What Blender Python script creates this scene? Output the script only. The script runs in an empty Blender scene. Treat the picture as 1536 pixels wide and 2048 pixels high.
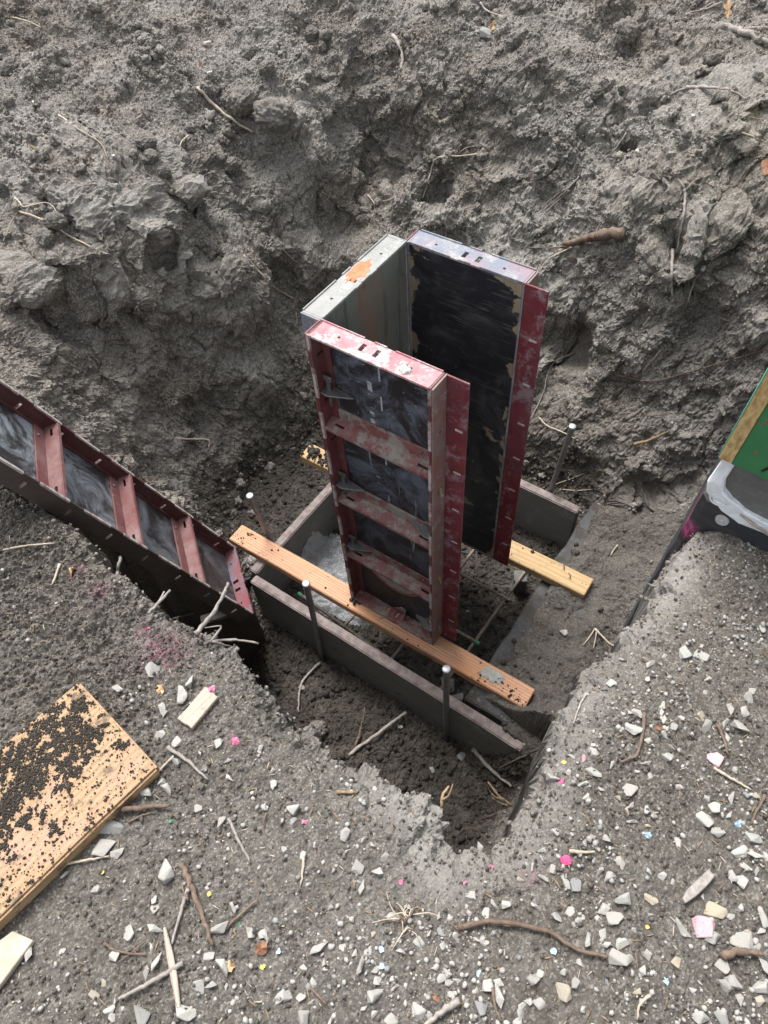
import bpy, bmesh, math, random
import numpy as np
from mathutils import Matrix, Vector

random.seed(7)
RNG = np.random.default_rng(11)
C = bpy.context.scene.collection
scene = bpy.context.scene

# ------------------------------------------------------------------ camera
F_PX = 1484.8355
CAM = np.array([0.96763, -0.97171, 2.34756])
CR = np.array([[0.8204196, 0.56927568, -0.05326242],
               [0.43291712, -0.67934158, -0.59251817],
               [-0.37348956, 0.4630553, -0.80379434]])     # rows: right, down, forward
cam_data = bpy.data.cameras.new('camera')
cam_data.sensor_fit = 'VERTICAL'
cam_data.sensor_height = 24.0
cam_data.lens = F_PX / 2048 * 24.0
cam_data.clip_start = 0.05
cam_data.clip_end = 500
cam = bpy.data.objects.new('camera', cam_data)
C.objects.link(cam)
m3 = np.stack([CR[0], -CR[1], -CR[2]], 1)
mw = Matrix([[*m3[0], CAM[0]], [*m3[1], CAM[1]], [*m3[2], CAM[2]], [0, 0, 0, 1]])
cam.matrix_world = mw
scene.camera = cam

# ------------------------------------------------------------------ sky and overcast sun
SUN_EL, SUN_AZ = math.radians(62), math.radians(-60)      # azimuth measured from +Y towards +X
w = bpy.data.worlds.new('World')
scene.world = w
w.use_nodes = True
wn = w.node_tree.nodes
wl = w.node_tree.links
sky = wn.new('ShaderNodeTexSky')
sky.sky_type = 'NISHITA'
sky.sun_disc = False
sky.sun_elevation = SUN_EL
sky.sun_rotation = SUN_AZ
sky.air_density = 1.0
sky.dust_density = 4.0
hs = wn.new('ShaderNodeHueSaturation')
hs.inputs['Saturation'].default_value = 0.22
wl.new(sky.outputs[0], hs.inputs['Color'])
bg = wn['Background']
bg.inputs[1].default_value = 0.135
wl.new(hs.outputs[0], bg.inputs[0])
sd = bpy.data.lights.new('overcast_sun', 'SUN')
sd.energy = 1.9
sd.angle = math.radians(26)
sd.color = (1.0, 0.97, 0.93)
so = bpy.data.objects.new('overcast_sun', sd)
C.objects.link(so)
sdir = Vector((math.sin(SUN_AZ) * math.cos(SUN_EL), math.cos(SUN_AZ) * math.cos(SUN_EL), math.sin(SUN_EL)))
so.rotation_euler = sdir.to_track_quat('Z', 'Y').to_euler()
scene.view_settings.view_transform = 'Standard'
scene.view_settings.look = 'None'
scene.view_settings.gamma = 1
scene.view_settings.exposure = 1.1
scene.cycles.max_bounces = 6
scene.cycles.diffuse_bounces = 3
scene.cycles.transparent_max_bounces = 6


# ------------------------------------------------------------------ pixel / world helpers (pixels of the 1536x2048 photo)
def ray(u, v):
    d = CR.T @ np.array([(u - 768) / F_PX, (v - 1024) / F_PX, 1.0])
    return d


def at_plane(u, v, axis, val):
    d = ray(u, v)
    return CAM + d * (val - CAM[axis]) / d[axis]


# ------------------------------------------------------------------ numpy noise
def _hash(ix, iy, iz, seed):
    h = (ix.astype(np.uint32) * np.uint32(374761393) + iy.astype(np.uint32) * np.uint32(668265263)
         + iz.astype(np.uint32) * np.uint32(2147483647) + np.uint32(seed * 974711 + 12345))
    h = (h ^ (h >> np.uint32(13))) * np.uint32(1274126177)
    h = (h ^ (h >> np.uint32(15))) * np.uint32(2246822519)
    return h ^ (h >> np.uint32(13))


_G = RNG.normal(size=(256, 3)).astype(np.float32)
_G /= np.linalg.norm(_G, axis=1)[:, None]


def perlin(p, seed=0):
    p = p.astype(np.float32)
    i = np.floor(p)
    f = p - i
    i = i.astype(np.int64)
    u = f * f * f * (f * (f * 6 - 15) + 10)
    out = 0
    for dx in (0, 1):
        wx = u[:, 0] if dx else 1 - u[:, 0]
        for dy in (0, 1):
            wy = u[:, 1] if dy else 1 - u[:, 1]
            for dz in (0, 1):
                wz = u[:, 2] if dz else 1 - u[:, 2]
                g = _G[_hash(i[:, 0] + dx, i[:, 1] + dy, i[:, 2] + dz, seed) & np.uint32(255)]
                out = out + wx * wy * wz * (g[:, 0] * (f[:, 0] - dx) + g[:, 1] * (f[:, 1] - dy) + g[:, 2] * (f[:, 2] - dz))
    return out * 1.6


def fbm(p, octs, seed=0, gain=.5):
    o = 0
    a = 1
    for k in range(octs):
        o = o + a * perlin(p * (2.03 ** k), seed + k * 7)
        a *= gain
    return o


def crumbs(p, seed, dens=.75):
    """bumps of round clods: jittered cells, each with its own radius; returns height 0..1 (unit = cell)"""
    p = p.astype(np.float32)
    i = np.floor(p).astype(np.int64)
    out = np.zeros(len(p), np.float32)
    for dx in (-1, 0, 1):
        for dy in (-1, 0, 1):
            for dz in (-1, 0, 1):
                c = i + np.array([dx, dy, dz])
                h = _hash(c[:, 0], c[:, 1], c[:, 2], seed)
                jx = (h & np.uint32(255)).astype(np.float32) / 255
                jy = ((h >> np.uint32(8)) & np.uint32(255)).astype(np.float32) / 255
                jz = ((h >> np.uint32(16)) & np.uint32(255)).astype(np.float32) / 255
                r = ((h >> np.uint32(24)) & np.uint32(255)).astype(np.float32) / 255
                r = np.where(r < dens, .25 + .4 * r / dens, 0.02)
                d2 = (c[:, 0] + jx - p[:, 0]) ** 2 + (c[:, 1] + jy - p[:, 1]) ** 2 + (c[:, 2] + jz - p[:, 2]) ** 2
                out = np.maximum(out, np.sqrt(np.maximum(r * r - d2, 0)))
    return out


def facets(p, seed):
    """broken-lump noise: every cell is a tilted facet with its own offset, creases between them"""
    p = p.astype(np.float32)
    i = np.floor(p).astype(np.int64)
    best = np.full(len(p), 9e9, np.float32)
    sec = best.copy()
    val = np.zeros(len(p), np.float32)
    for dx in (-1, 0, 1):
        for dy in (-1, 0, 1):
            for dz in (-1, 0, 1):
                c = i + np.array([dx, dy, dz])
                h = _hash(c[:, 0], c[:, 1], c[:, 2], seed)
                rx = c[:, 0] + (h & np.uint32(255)).astype(np.float32) / 255 - p[:, 0]
                ry = c[:, 1] + ((h >> np.uint32(8)) & np.uint32(255)).astype(np.float32) / 255 - p[:, 1]
                rz = c[:, 2] + ((h >> np.uint32(16)) & np.uint32(255)).astype(np.float32) / 255 - p[:, 2]
                d2 = rx * rx + ry * ry + rz * rz
                g = _G[(h >> np.uint32(9)) & np.uint32(255)]
                off = ((h >> np.uint32(24)) & np.uint32(255)).astype(np.float32) / 255
                m = d2 < best
                sec = np.where(m, best, np.minimum(sec, d2))
                val = np.where(m, off - .5 + .9 * (g[:, 0] * rx + g[:, 1] * ry + g[:, 2] * rz), val)
                best = np.where(m, d2, best)
    gap = np.sqrt(sec) - np.sqrt(best)
    return val - .55 * np.exp(-(gap / .09) ** 2)


def ss(a, b, x):
    t = np.clip((x - a) / (b - a), 0, 1)
    return t * t * (3 - 2 * t)


def polydist(px, py, poly):
    """signed distance to a closed polygon: positive outside"""
    n = len(poly)
    d2 = np.full(px.shape, 1e9)
    ins = np.zeros(px.shape, bool)
    for k in range(n):
        ax, ay = poly[k]
        bx, by = poly[(k + 1) % n]
        ex, ey = bx - ax, by - ay
        t = np.clip(((px - ax) * ex + (py - ay) * ey) / (ex * ex + ey * ey + 1e-12), 0, 1)
        d2 = np.minimum(d2, (px - ax - t * ex) ** 2 + (py - ay - t * ey) ** 2)
        if ay != by:
            c = ((ay > py) != (by > py)) & (px < (bx - ax) * (py - ay) / (by - ay) + ax)
            ins ^= c
    d = np.sqrt(d2)
    return np.where(ins, -d, d)


# ------------------------------------------------------------------ terrain shape
FAR = [(-.40, -4), (-.40, -.155), (-.52, -.055), (-.80, .17), (-.88, .45), (-.84, .80), (-.62, 1.04), (-.2, 1.06), (.36, 1.08), (.60, .97), (.95, .95), (6, .95), (6, -4)]
NEAR = [(-6, -.63), (-1.2, -.6), (-.9, -.56), (-.625, -.605), (-.5, -.60), (-.344, -.622), (-.03, -.652), (.10, -.63), (.18, -.637), (.25, -.62), (.31, -.635), (.39, -.663),
        (.44, -.645), (.49, -.655), (.56, -.649), (.66, -.62), (.734, -.617), (.79, -.64), (.83, -.665), (.87, -.63), (.885, -.52), (.872, -.40), (.86, -.31), (.872, -.2),
        (.885, -.117), (.90, .0), (.905, .08), (.90, .3), (.93, .9), (8, .9), (8, -8), (-6, -8)]
NEAR = [(x_, y_ + (.042 if -.95 < x_ <= .19 else (.022 if -.95 < x_ <= .31 and y_ < -.5 else 0))) for x_, y_ in NEAR]
FLOOR = -.30
NLIM = 0.85


def base_height(x, y):
    p3 = np.stack([x, y, np.zeros_like(x)], 1)
    n1 = fbm(p3 * 2.2, 3, 3)
    n2 = fbm(p3 * 9, 3, 5)
    s = polydist(x, y, FAR) + .07 * n1 + .02 * n2
    zf = np.interp(s, [-1, 0, .05, .43, .56, .80, 1.05, 1.35, 2.5, 5, 14], [0, 0, .06, .66, .83, 1.08, 1.23, 1.32, 1.48, 1.6, 1.9]) + FLOOR
    zf = zf + ss(.5, 1.4, s) * .09 * n1
    dn = -polydist(x, y, NEAR) + .018 * n2 + .012 * n1
    g = .85 + .012 * n1 - .05 * ss(-.3, .3, y) * ss(.7, .9, x)
    g = g - .27 * ss(.06, .30, y) * (1 - ss(.885, .940, x)) + .02 * ss(.1, .3, y)
    g = g - .035 * (1 - ss(.0, .12, dn)) * ss(-1, .3, x)
    zn = FLOOR + (g - FLOOR) * (.12 * ss(-.13, -.04, dn) + .84 * ss(0, 1, (dn + .035 - .022 * ss(.7, .8, x)) / (.041 - .022 * ss(.7, .8, x))) + .04 * ss(.0, .05, dn))
    fl = np.full_like(x, FLOOR) + .02 * n1
    # soil lying on the old footing
    on = ss(.545, .575, x + .022 * n2 + .012 * n1) * ss(-.085, -.05, y)
    top = -.042 + .019 * n2 + .012 * n1 + .016 * ss(.555, .62, x) + .05 * ss(.64, .9, x) + .05 * ss(.7, .95, y)
    fl = fl * (1 - on) + top * on
    fl = fl + .30 * np.exp(-((x - .80) ** 2 / .010 + (y + .12) ** 2 / .006))
    fl = np.maximum(fl, FLOOR + (.265 + .02 * n2) * ss(.58, .70, x) * ss(-.140, -.112, y) * (1 - ss(.0, .05, y)))
    fl = fl + .06 * np.exp(-((x + .5) ** 2 / .01 + (y + .2) ** 2 / .05))
    fl = fl - .5 * (1 - ss(-.50, -.40, x)) * (1 - ss(-.22, -.10, y))  # floor sunk here to darken the gap under the leaning panel
    z = np.maximum(np.maximum(zf, zn), fl)
    # the trench is cut extra deep below the leaning panel so it stays dark
    dx_, dy_ = x + .52, y + .055
    t_ = dx_ * -.638 + dy_ * -.771
    n_ = dx_ * -.771 + dy_ * .638 - .006 * n2
    cut = (n_ <= 0) & (t_ > -.02) & (dn < -.02) & (x > -1.2)
    z = np.where(cut, np.minimum(z, FLOOR - 2.0 * np.clip(t_, 0, .35)), z)
    return z, s, dn


def base_hit(u, v):
    d = ray(u, v)
    t = np.linspace(.9, 9, 1400)
    P = CAM + d * t[:, None]
    z, _, _ = base_height(P[:, 0], P[:, 1])
    k = int(np.argmax(P[:, 2] < z))
    return P[k]


def axis_coords(lo, hi, fine, end_lo, end_hi, grow=1.05):
    a = list(np.arange(lo, hi, fine))
    st = fine
    x = hi
    while x < end_hi:
        a.append(x)
        st *= grow
        x += st
    st = fine
    x = lo - fine
    b = []
    while x > end_lo:
        b.append(x)
        st *= grow
        x -= st
    return np.array(b[::-1] + a)


EU = np.array([.779, .627])
EV = np.array([-.627, .779])
O2 = np.array([.968, -.972])
uc = axis_coords(-1.8, 1.9, .0044, -40, 40, 1.03)
vc = np.concatenate([axis_coords(-.35, 1.2, .0046, -30, 1.2, 1.03), axis_coords(1.2, 2.4, .0035, 1.2, 2.4), axis_coords(2.4, 3.8, .0052, 2.4, 60, 1.025)])
vc = vc[np.concatenate([[True], np.diff(vc) > 1e-6])]
NU, NV = len(uc), len(vc)
UU, VV = np.meshgrid(uc, vc)
X = (O2[0] + EU[0] * UU + EV[0] * VV).ravel()
Y = (O2[1] + EU[1] * UU + EV[1] * VV).ravel()
Z, S, DN = base_height(X, Y)
H2 = Z.reshape(NV, NU)
P0 = np.stack([X, Y, Z], 1).reshape(NV, NU, 3)


def normals(P, win=9):
    P = P.reshape(NV, NU, 3)
    N = np.cross(np.gradient(P, axis=1), np.gradient(P, axis=0))
    N /= np.linalg.norm(N, axis=2)[:, :, None] + 1e-12
    kern = np.ones(win) / win                         # smooth the normals so that lumps bulge outwards evenly
    for ax in (0, 1):
        N = np.apply_along_axis(lambda a: np.convolve(np.pad(a, win // 2, 'edge'), kern, 'valid'), ax, N)
    N /= np.linalg.norm(N, axis=2)[:, :, None] + 1e-12
    return N.reshape(-1, 3)


NRM = normals(P0)
P0 = P0.reshape(-1, 3)
slope = 1 - NRM[:, 2]
bank = ss(.02, .2, S) * (DN < .0)                    # far banks
near = ss(0, .05, DN)                                # level ground in front
R2 = np.hypot(X, Y - .4)
fade = 1 - ss(3.2, 6.0, R2)

BUMPS = [  # pixel, radius m, height m   (negative = hollow)
    (250, 430, .38, .22), (120, 620, .30, .13), (480, 560, .22, .12), (720, 150, .20, -.12), (745, 300, .18, -.17), (690, 430, .15, -.15), (640, 620, .14, -.08), (1000, 330, .34, -.10), (1080, 560, .20, -.08), (1420, 430, .36, .20), (1330, 640, .22, .08), (1480, 200, .3, .05), (1120, 760, .12, -.08),
    (860, 372, .07, -.09), (1130, 690, .10, -.12), (1330, 960, .15, -.10), (1270, 985, .13, -.08), (1390, 950, .13, -.08), (1345, 900, .09, .09), (1275, 925, .07, .07), (1235, 1010, .10, -.08), (1225, 235, .035, -.06), (1000, 475, .04, -.07), (1370, 510, .05, -.06), (1255, 300, .03, -.05),
    (490, 205, .075, .055), (565, 245, .085, .075), (640, 310, .07, .04), (95, 600, .16, .10), (100, 665, .10, -.10), (280, 240, .07, .03), (330, 430, .05, .05), (350, 445, .05, -.05),
    (290, 515, .06, .05), (310, 540, .05, -.07), (300, 620, .10, .04), (450, 600, .16, .05), (560, 560, .10, -.06), (250, 700, .12, -.05), (620, 120, .09, .03), (1000, 210, .10, .03), (1460, 300, .12, .06),
    (1500, 600, .16, .07), (1420, 640, .1, -.05), (1180, 880, .09, .05), (1250, 850, .10, .04), (700, 260, .14, -.05), (760, 330, .10, -.04), (520, 760, .12, .05), (420, 830, .10, -.05), (640, 1470, .035, .05), (1210, 1290, .05, .03),
    (1150, 1380, .04, .03), (545, 400, .12, .04), (390, 560, .08, -.04), (60, 480, .08, .04), (1040, 120, .07, .03), (1380, 90, .1, .04)]
disp = np.zeros(len(P0))
for (u, v, r, h) in BUMPS:
    c = base_hit(u, v)
    if h < 0 and r < .12:
        h *= 1.7
    d2 = ((P0 - c) ** 2).sum(1)
    mk = (d2 < 9 * r * r) & (S > -.1) & (DN < .12)
    q = P0[mk]
    wob = 1 + .5 * perlin(q / r * 1.3, 91)
    disp[mk] += h * np.exp(-(d2[mk] / (r * r * wob)) ** 1.5)
n_big = fbm(P0 * 4.0, 2, 21)
disp += bank * .040 * n_big
P0 = P0 + NRM * (disp * fade)[:, None]                # large forms first, then finer ones on the new surface
NRM = normals(P0)
slope = 1 - NRM[:, 2]
q = P0
n_mid_ = perlin(q * 11, 31)
fz9 = facets(q * 9 + .35 * n_mid_[:, None], 101)
fz7 = facets(q * 7 + .3 * n_mid_[:, None], 109)
fz14 = facets(q * 15 + .25 * n_mid_[:, None], 102)
steep = ss(.12, .35, slope)
lip = np.exp(-((DN - .03) / .06) ** 2) * ss(.2, .6, X)
P0 = P0 + NRM * (lip * fade * .016 * fz7 + bank * fade * (.013 * fz9 * (.2 + .9 * steep) + .006 * fz14 * (.3 + .8 * steep) + .013 * n_mid_))[:, None]
NRM = normals(P0, 11)
disp = np.zeros(len(P0))
q = P0
n_mid = perlin(q * 11, 31)
n_mid2 = perlin(q * 23, 37)
n_sm = perlin(q * 47, 41)
n_sm2 = perlin(q * 95, 43)
patch = ss(-.15, .35, fbm(q * 3.1 + 5, 2, 51))       # where the soil is crumbly rather than sheared smooth
# shear marks that run down the banks
ang = np.arctan2(Y - .35, X + .05)
str_ = perlin(np.stack([ang * 9 + .4 * n_big, Z * 1.3, np.zeros_like(Z)], 1), 61) + .5 * perlin(np.stack([ang * 21, Z * 2.0, np.zeros_like(Z)], 1), 63)
steep = ss(.12, .35, slope)
ridg = 1 - np.abs(n_mid) * 2
chunk = np.floor((n_mid + .3 * n_mid2) * 3.2) / 3.2  # broken, stepped lumps
disp += bank * (.006 * n_mid2 + .0045 * n_sm + .003 * n_sm2 + .022 * str_ * steep)
lumpy = 1 + 2.2 * (1 - ss(-.1, .35, X)) * ss(-1.2, -.75, Y)
disp += near * lumpy * (.006 * n_big + .003 * n_mid + .0024 * n_mid2 + .0022 * n_sm + .0020 * n_sm2)
wallN = (1 - near) * ss(-.2, -.02, DN) * (1 - bank)
disp += wallN * (1 - .5 * ss(.75, .85, X)) * (.02 * n_big + .014 * n_mid + .008 * n_mid2 + .004 * n_sm + .002 * n_sm2)
onf = ss(.53, .58, X) * ss(-.12, -.06, Y)
flo = np.clip(1 - bank - near - wallN, 0, 1)
flo_all = flo
flo = flo * (1 - .6 * onf)
disp += flo * (.008 * n_big + .006 * n_mid + .006 * n_mid2 + .0055 * n_sm + .0035 * n_sm2)
vis = (R2 < 5.5)
fz = {}
wob = np.stack([n_mid, n_mid2, n_sm], 1)
for sc_, sd_ in ((21, 103), (48, 105), (100, 107)):
    fz[sc_] = np.zeros(len(P0), np.float32)
    fz[sc_][vis] = facets(q[vis] * sc_ + wob[vis] * .35, sd_)
rough_ = .35 + .9 * patch
disp += bank * (.0046 * fz[21] * rough_ + .0036 * fz[48] * rough_ + .0024 * fz[100])
disp += flo * (.006 * fz[21] * patch + .0045 * fz[48] + .0026 * fz[100])
disp += near * lumpy * (.0014 * fz[48] + .0016 * fz[100])
disp += wallN * (1 - .6 * ss(.75, .85, X)) * (.014 * fz[21] * patch + .008 * fz[48] + .004 * fz[100])
cr1 = np.zeros(len(P0), np.float32)
cr2 = np.zeros(len(P0), np.float32)
cr1[vis] = crumbs(q[vis] * 24, 71, .45)
cr2[vis] = crumbs(q[vis] * 55, 73, .7)
cr3 = np.zeros(len(P0), np.float32)
cr3[vis] = crumbs(q[vis] * 110, 75, .8)
disp += bank * (patch * .50 * cr1 / 24 + .52 * cr2 / 55 * (.3 + .7 * patch) + .5 * cr3 / 110)
disp += near * lumpy * (.10 * cr1 / 24 * patch + .28 * cr2 / 55)
disp += flo * (.25 * cr1 / 24 * patch + .4 * cr2 / 55)
disp += wallN * (.4 * cr1 / 24 * patch + .5 * cr2 / 55)
disp *= fade
P1 = P0 + NRM * disp[:, None]
gi = np.arange(NV * NU).reshape(NV, NU)
quads = np.stack([gi[:-1, :-1], gi[:-1, 1:], gi[1:, 1:], gi[1:, :-1]], -1).reshape(-1, 4)


def np_mesh(name, verts, faces):
    """faces: (n,k) array with k = 3 or 4"""
    me = bpy.data.meshes.new(name)
    k = faces.shape[1]
    me.vertices.add(len(verts))
    me.vertices.foreach_set('co', np.ascontiguousarray(verts, np.float32).ravel())
    me.loops.add(faces.size)
    me.loops.foreach_set('vertex_index', np.ascontiguousarray(faces, np.int32).ravel())
    me.polygons.add(len(faces))
    me.polygons.foreach_set('loop_start', np.arange(0, faces.size, k, dtype=np.int32))
    me.polygons.foreach_set('loop_total', np.full(len(faces), k, np.int32))
    me.update(calc_edges=True)
    return me


# ------------------------------------------------------------------ materials
class Mat:
    def __init__(self, name):
        self.m = bpy.data.materials.new(name)
        self.m.use_nodes = True
        self.t = self.m.node_tree
        self.b = self.t.nodes['Principled BSDF']
        self.tc = self.t.nodes.new('ShaderNodeTexCoord')
        self.co = self.tc.outputs['Object']

    def put(self, sock, val):
        if hasattr(val, 'is_output'):
            self.t.links.new(val, sock)
        elif val is not None:
            if isinstance(val, tuple) and len(val) == 3 and sock.type == 'RGBA':
                val = (*val, 1)
            sock.default_value = val

    def scaled(self, v, rot=(0, 0, 0), co=None, loc=(0, 0, 0)):
        n = self.t.nodes.new('ShaderNodeMapping')
        n.inputs['Scale'].default_value = v
        n.inputs['Rotation'].default_value = rot
        n.inputs['Location'].default_value = loc
        self.put(n.inputs['Vector'], co or self.co)
        return n.outputs[0]

    def noise(self, scale, detail=6, rough=.6, co=None, dist=0.0):
        n = self.t.nodes.new('ShaderNodeTexNoise')
        n.inputs['Scale'].default_value = scale
        n.inputs['Detail'].default_value = detail
        n.inputs['Roughness'].default_value = rough
        n.inputs['Distortion'].default_value = dist
        self.put(n.inputs['Vector'], co or self.co)
        return n.outputs['Fac']

    def voro(self, scale, co=None, feature='F1', out='Distance'):
        n = self.t.nodes.new('ShaderNodeTexVoronoi')
        n.feature = feature
        n.inputs['Scale'].default_value = scale
        self.put(n.inputs['Vector'], co or self.co)
        return n.outputs[out]

    def step(self, fac, lo, hi, a=0.0, b=1.0):
        n = self.t.nodes.new('ShaderNodeMapRange')
        n.interpolation_type = 'SMOOTHSTEP'
        self.put(n.inputs['Value'], fac)
        for k, v in (('From Min', lo), ('From Max', hi), ('To Min', a), ('To Max', b)):
            n.inputs[k].default_value = v
        return n.outputs[0]

    def math(self, op, a, b=0.0):
        n = self.t.nodes.new('ShaderNodeMath')
        n.operation = op
        self.put(n.inputs[0], a)
        self.put(n.inputs[1], b)
        return n.outputs[0]

    def mul(self, a, b):
        return self.math('MULTIPLY', a, b)

    def mix(self, fac, a, b):
        n = self.t.nodes.new('ShaderNodeMix')
        n.data_type = 'RGBA'
        self.put(n.inputs[0], fac)
        self.put(n.inputs[6], a)
        self.put(n.inputs[7], b)
        return n.outputs[2]

    def sep(self, co=None):
        n = self.t.nodes.new('ShaderNodeSeparateXYZ')
        self.put(n.inputs[0], co or self.co)
        return n.outputs

    def attr(self, name):
        n = self.t.nodes.new('ShaderNodeAttribute')
        n.attribute_name = name
        return n.outputs['Fac']

    def rnd(self):
        n = self.t.nodes.new('ShaderNodeObjectInfo')
        return n.outputs['Random']

    def bump(self, h, strength=.5, dist=.002):
        n = self.t.nodes.new('ShaderNodeBump')
        n.inputs['Strength'].default_value = strength
        n.inputs['Distance'].default_value = dist
        self.put(n.inputs['Height'], h)
        return n.outputs[0]

    def done(self, base, rough=.8, normal=None, spec=.5, metal=0.0):
        self.put(self.b.inputs['Base Color'], base)
        self.put(self.b.inputs['Roughness'], rough)
        self.put(self.b.inputs['Metallic'], metal)
        self.put(self.b.inputs['Specular IOR Level'], spec)
        if normal is not None:
            self.put(self.b.inputs['Normal'], normal)
        return self.m


def soil_color(M, dark=.8):
    a = M.noise(2.3, 6, .65)
    M.a = a
    b = M.noise(19, 7, .7)
    c = M.noise(150, 4, .7)
    col = M.mix(M.step(a, .35, .68), (.152 * dark, .142 * dark, .129 * dark), (.285 * dark, .271 * dark, .250 * dark))
    col = M.mix(M.mul(M.step(b, .45, .75), .55), col, (.108 * dark, .096 * dark, .083 * dark))
    col = M.mix(M.mul(M.step(c, .50, .72), .6), col, (.40 * dark, .375 * dark, .34 * dark))
    col = M.mix(M.mul(M.step(M.noise(1.6, 5, .6, co=M.scaled((1, 1, 1), loc=(5, 3, 1))), .44, .62), .55), col, M.mix(b, (.125 * dark, .104 * dark, .083 * dark), (.235 * dark, .205 * dark, .170 * dark)))
    sc_ = M.sep(M.voro(210, out='Color'))[0]
    col = M.mix(M.mul(M.step(sc_, .62, .95), .45), col, (.46 * dark, .43 * dark, .39 * dark))
    col = M.mix(M.mul(M.step(sc_, .36, .05), .55), col, (.085 * dark, .073 * dark, .061 * dark))
    return col, b, c


def m_soil():
    M = Mat('soil')
    col, b, c = soil_color(M, 1.0)
    a = M.a
    sc_l = M.sep(M.voro(260, out='Color'))[1]
    col = M.mix(M.mul(M.attr('moist'), .88), col, M.mix(M.step(b, .4, .7), (.042, .036, .031), (.095, .082, .070)))  # darker soil tone where the pit mask is high
    col = M.mix(M.mul(M.attr('level'), .75), col, M.mix(M.step(b, .38, .7), M.mix(a, (.054, .048, .041), (.104, .093, .081)), (.150, .137, .122)))
    col = M.mix(M.mul(M.step(sc_l, .70, .97), M.mul(M.attr('level'), .5)), col, (.36, .34, .30))
    ck = M.step(M.voro(26, co=M.scaled((1, 1, 1.6)), feature='DISTANCE_TO_EDGE'), .035, .0)
    col = M.mix(M.mul(M.mul(ck, M.step(M.noise(5, 4), .5, .62)), .6), col, (.03, .026, .022))
    sp = M.voro(330)
    speck = M.mul(M.step(sp, .30, .18), M.step(M.noise(60, 3), .52, .62))
    col = M.mix(M.mul(M.mul(speck, M.attr('level')), .8), col, (.42, .39, .33))
    col = M.mix(M.mul(M.attr('dust'), .75), col, M.mix(c, (.30, .285, .265), (.42, .405, .38)))
    pk = M.mul(M.mul(M.attr('pink'), .55), M.step(M.noise(120, 4, .8), .48, .6))
    col = M.mix(pk, col, (.55, .06, .22))
    f = M.noise(420, 5, .75)
    g = M.noise(110, 6, .75)
    h = M.math('ADD', M.mul(f, .35), g)
    return M.done(col, .95, M.bump(h, .9, .007), .2)


def m_clod():
    M = Mat('soil_clod')
    col, b, c = soil_color(M, 1.0)
    g = M.noise(140, 6, .75)
    return M.done(col, .96, M.bump(g, .8, .005), .15)


def m_wetclod():
    M = Mat('wet_soil_clod')
    b = M.noise(60, 6, .7)
    return M.done(M.mix(b, (.026, .0225, .019), (.075, .066, .057)), .9, M.bump(M.noise(240, 5, .7), .8, .004), .25)


def m_stone(name, a, b, dirt=.5):
    M = Mat(name)
    n = M.noise(38, 6, .65)
    v = M.noise(160, 4, .7)
    col = M.mix(M.step(n, .35, .7), a, b)
    col = M.mix(M.mul(M.step(v, .5, .7), .35), col, (.16, .15, .13))
    r = M.rnd()
    col = M.mix(M.mul(M.step(r, .0, 1.0), .35), col, (.34, .33, .31))
    col = M.mix(M.mul(M.step(M.noise(22, 5, .7), .55, .72), dirt), col, (.11, .10, .085))
    return M.done(col, .85, M.bump(M.noise(120, 6, .7), .5, .002), .3)


def m_pinkstone(name, lo, hi):
    M = Mat(name)
    col = M.mix(M.noise(60, 5, .7), (.45, .44, .41), (.6, .58, .55))
    col = M.mix(M.step(M.noise(45, 4, .6), lo, hi), col, (.80, .09, .25))
    return M.done(col, .8, M.bump(M.noise(120, 6, .7), .5, .002), .3)


def m_paint(name, base, fade, residue, cover, scale=16, rust=.3, dark=(.03, .012, .012)):
    """worn steel paint: base coat, sun-faded coat, dried concrete residue, rust"""
    M = Mat(name)
    n1 = M.math('ADD', M.mul(M.noise(scale, 8, .72, dist=.3), .66), M.math('ADD', M.mul(M.noise(scale * 7, 5, .7), .22), M.mul(M.noise(scale * 1.2, 6, .7, co=M.scaled((1, 1, .12))), .12)))
    n2 = M.noise(scale * 2.4, 8, .7, co=M.scaled((1, 1, 1), loc=(3, 1, 7)))
    n3 = M.noise(scale * .8, 6, .6, co=M.scaled((1, 1, 1), loc=(9, 4, 2)))
    col = M.mix(M.step(n3, .4, .65), base, fade)
    col = M.mix(M.mul(M.step(n2, .60, .68), .8), col, dark)
    col = M.mix(M.mul(M.step(n1, cover - .03, cover + .07), .85), col, M.mix(n2, residue, tuple(min(1, c * 1.35) for c in residue)))
    col = M.mix(M.step(M.noise(scale * .5, 7, .75, co=M.scaled((1, 1, .4), loc=(2, 6, 5))), .35, .75, .03, .30), col, residue)
    scr = M.noise(70, 3, .6, co=M.scaled((1, 6, .35)))
    col = M.mix(M.mul(M.step(scr, .64, .70), .55), col, residue)
    col = M.mix(M.mul(M.step(M.noise(9, 6, .7, co=M.scaled((1, 1, 1), loc=(1, 8, 3))), .62, .72), rust), col, (.10, .045, .02))
    h = M.math('ADD', M.mul(M.step(n1, cover, cover + .07), 1.0), M.mul(M.noise(200, 3), .3))
    return M.done(col, M.step(n1, .4, .6, .45, .8), M.bump(h, .5, .0012), .4)


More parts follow.
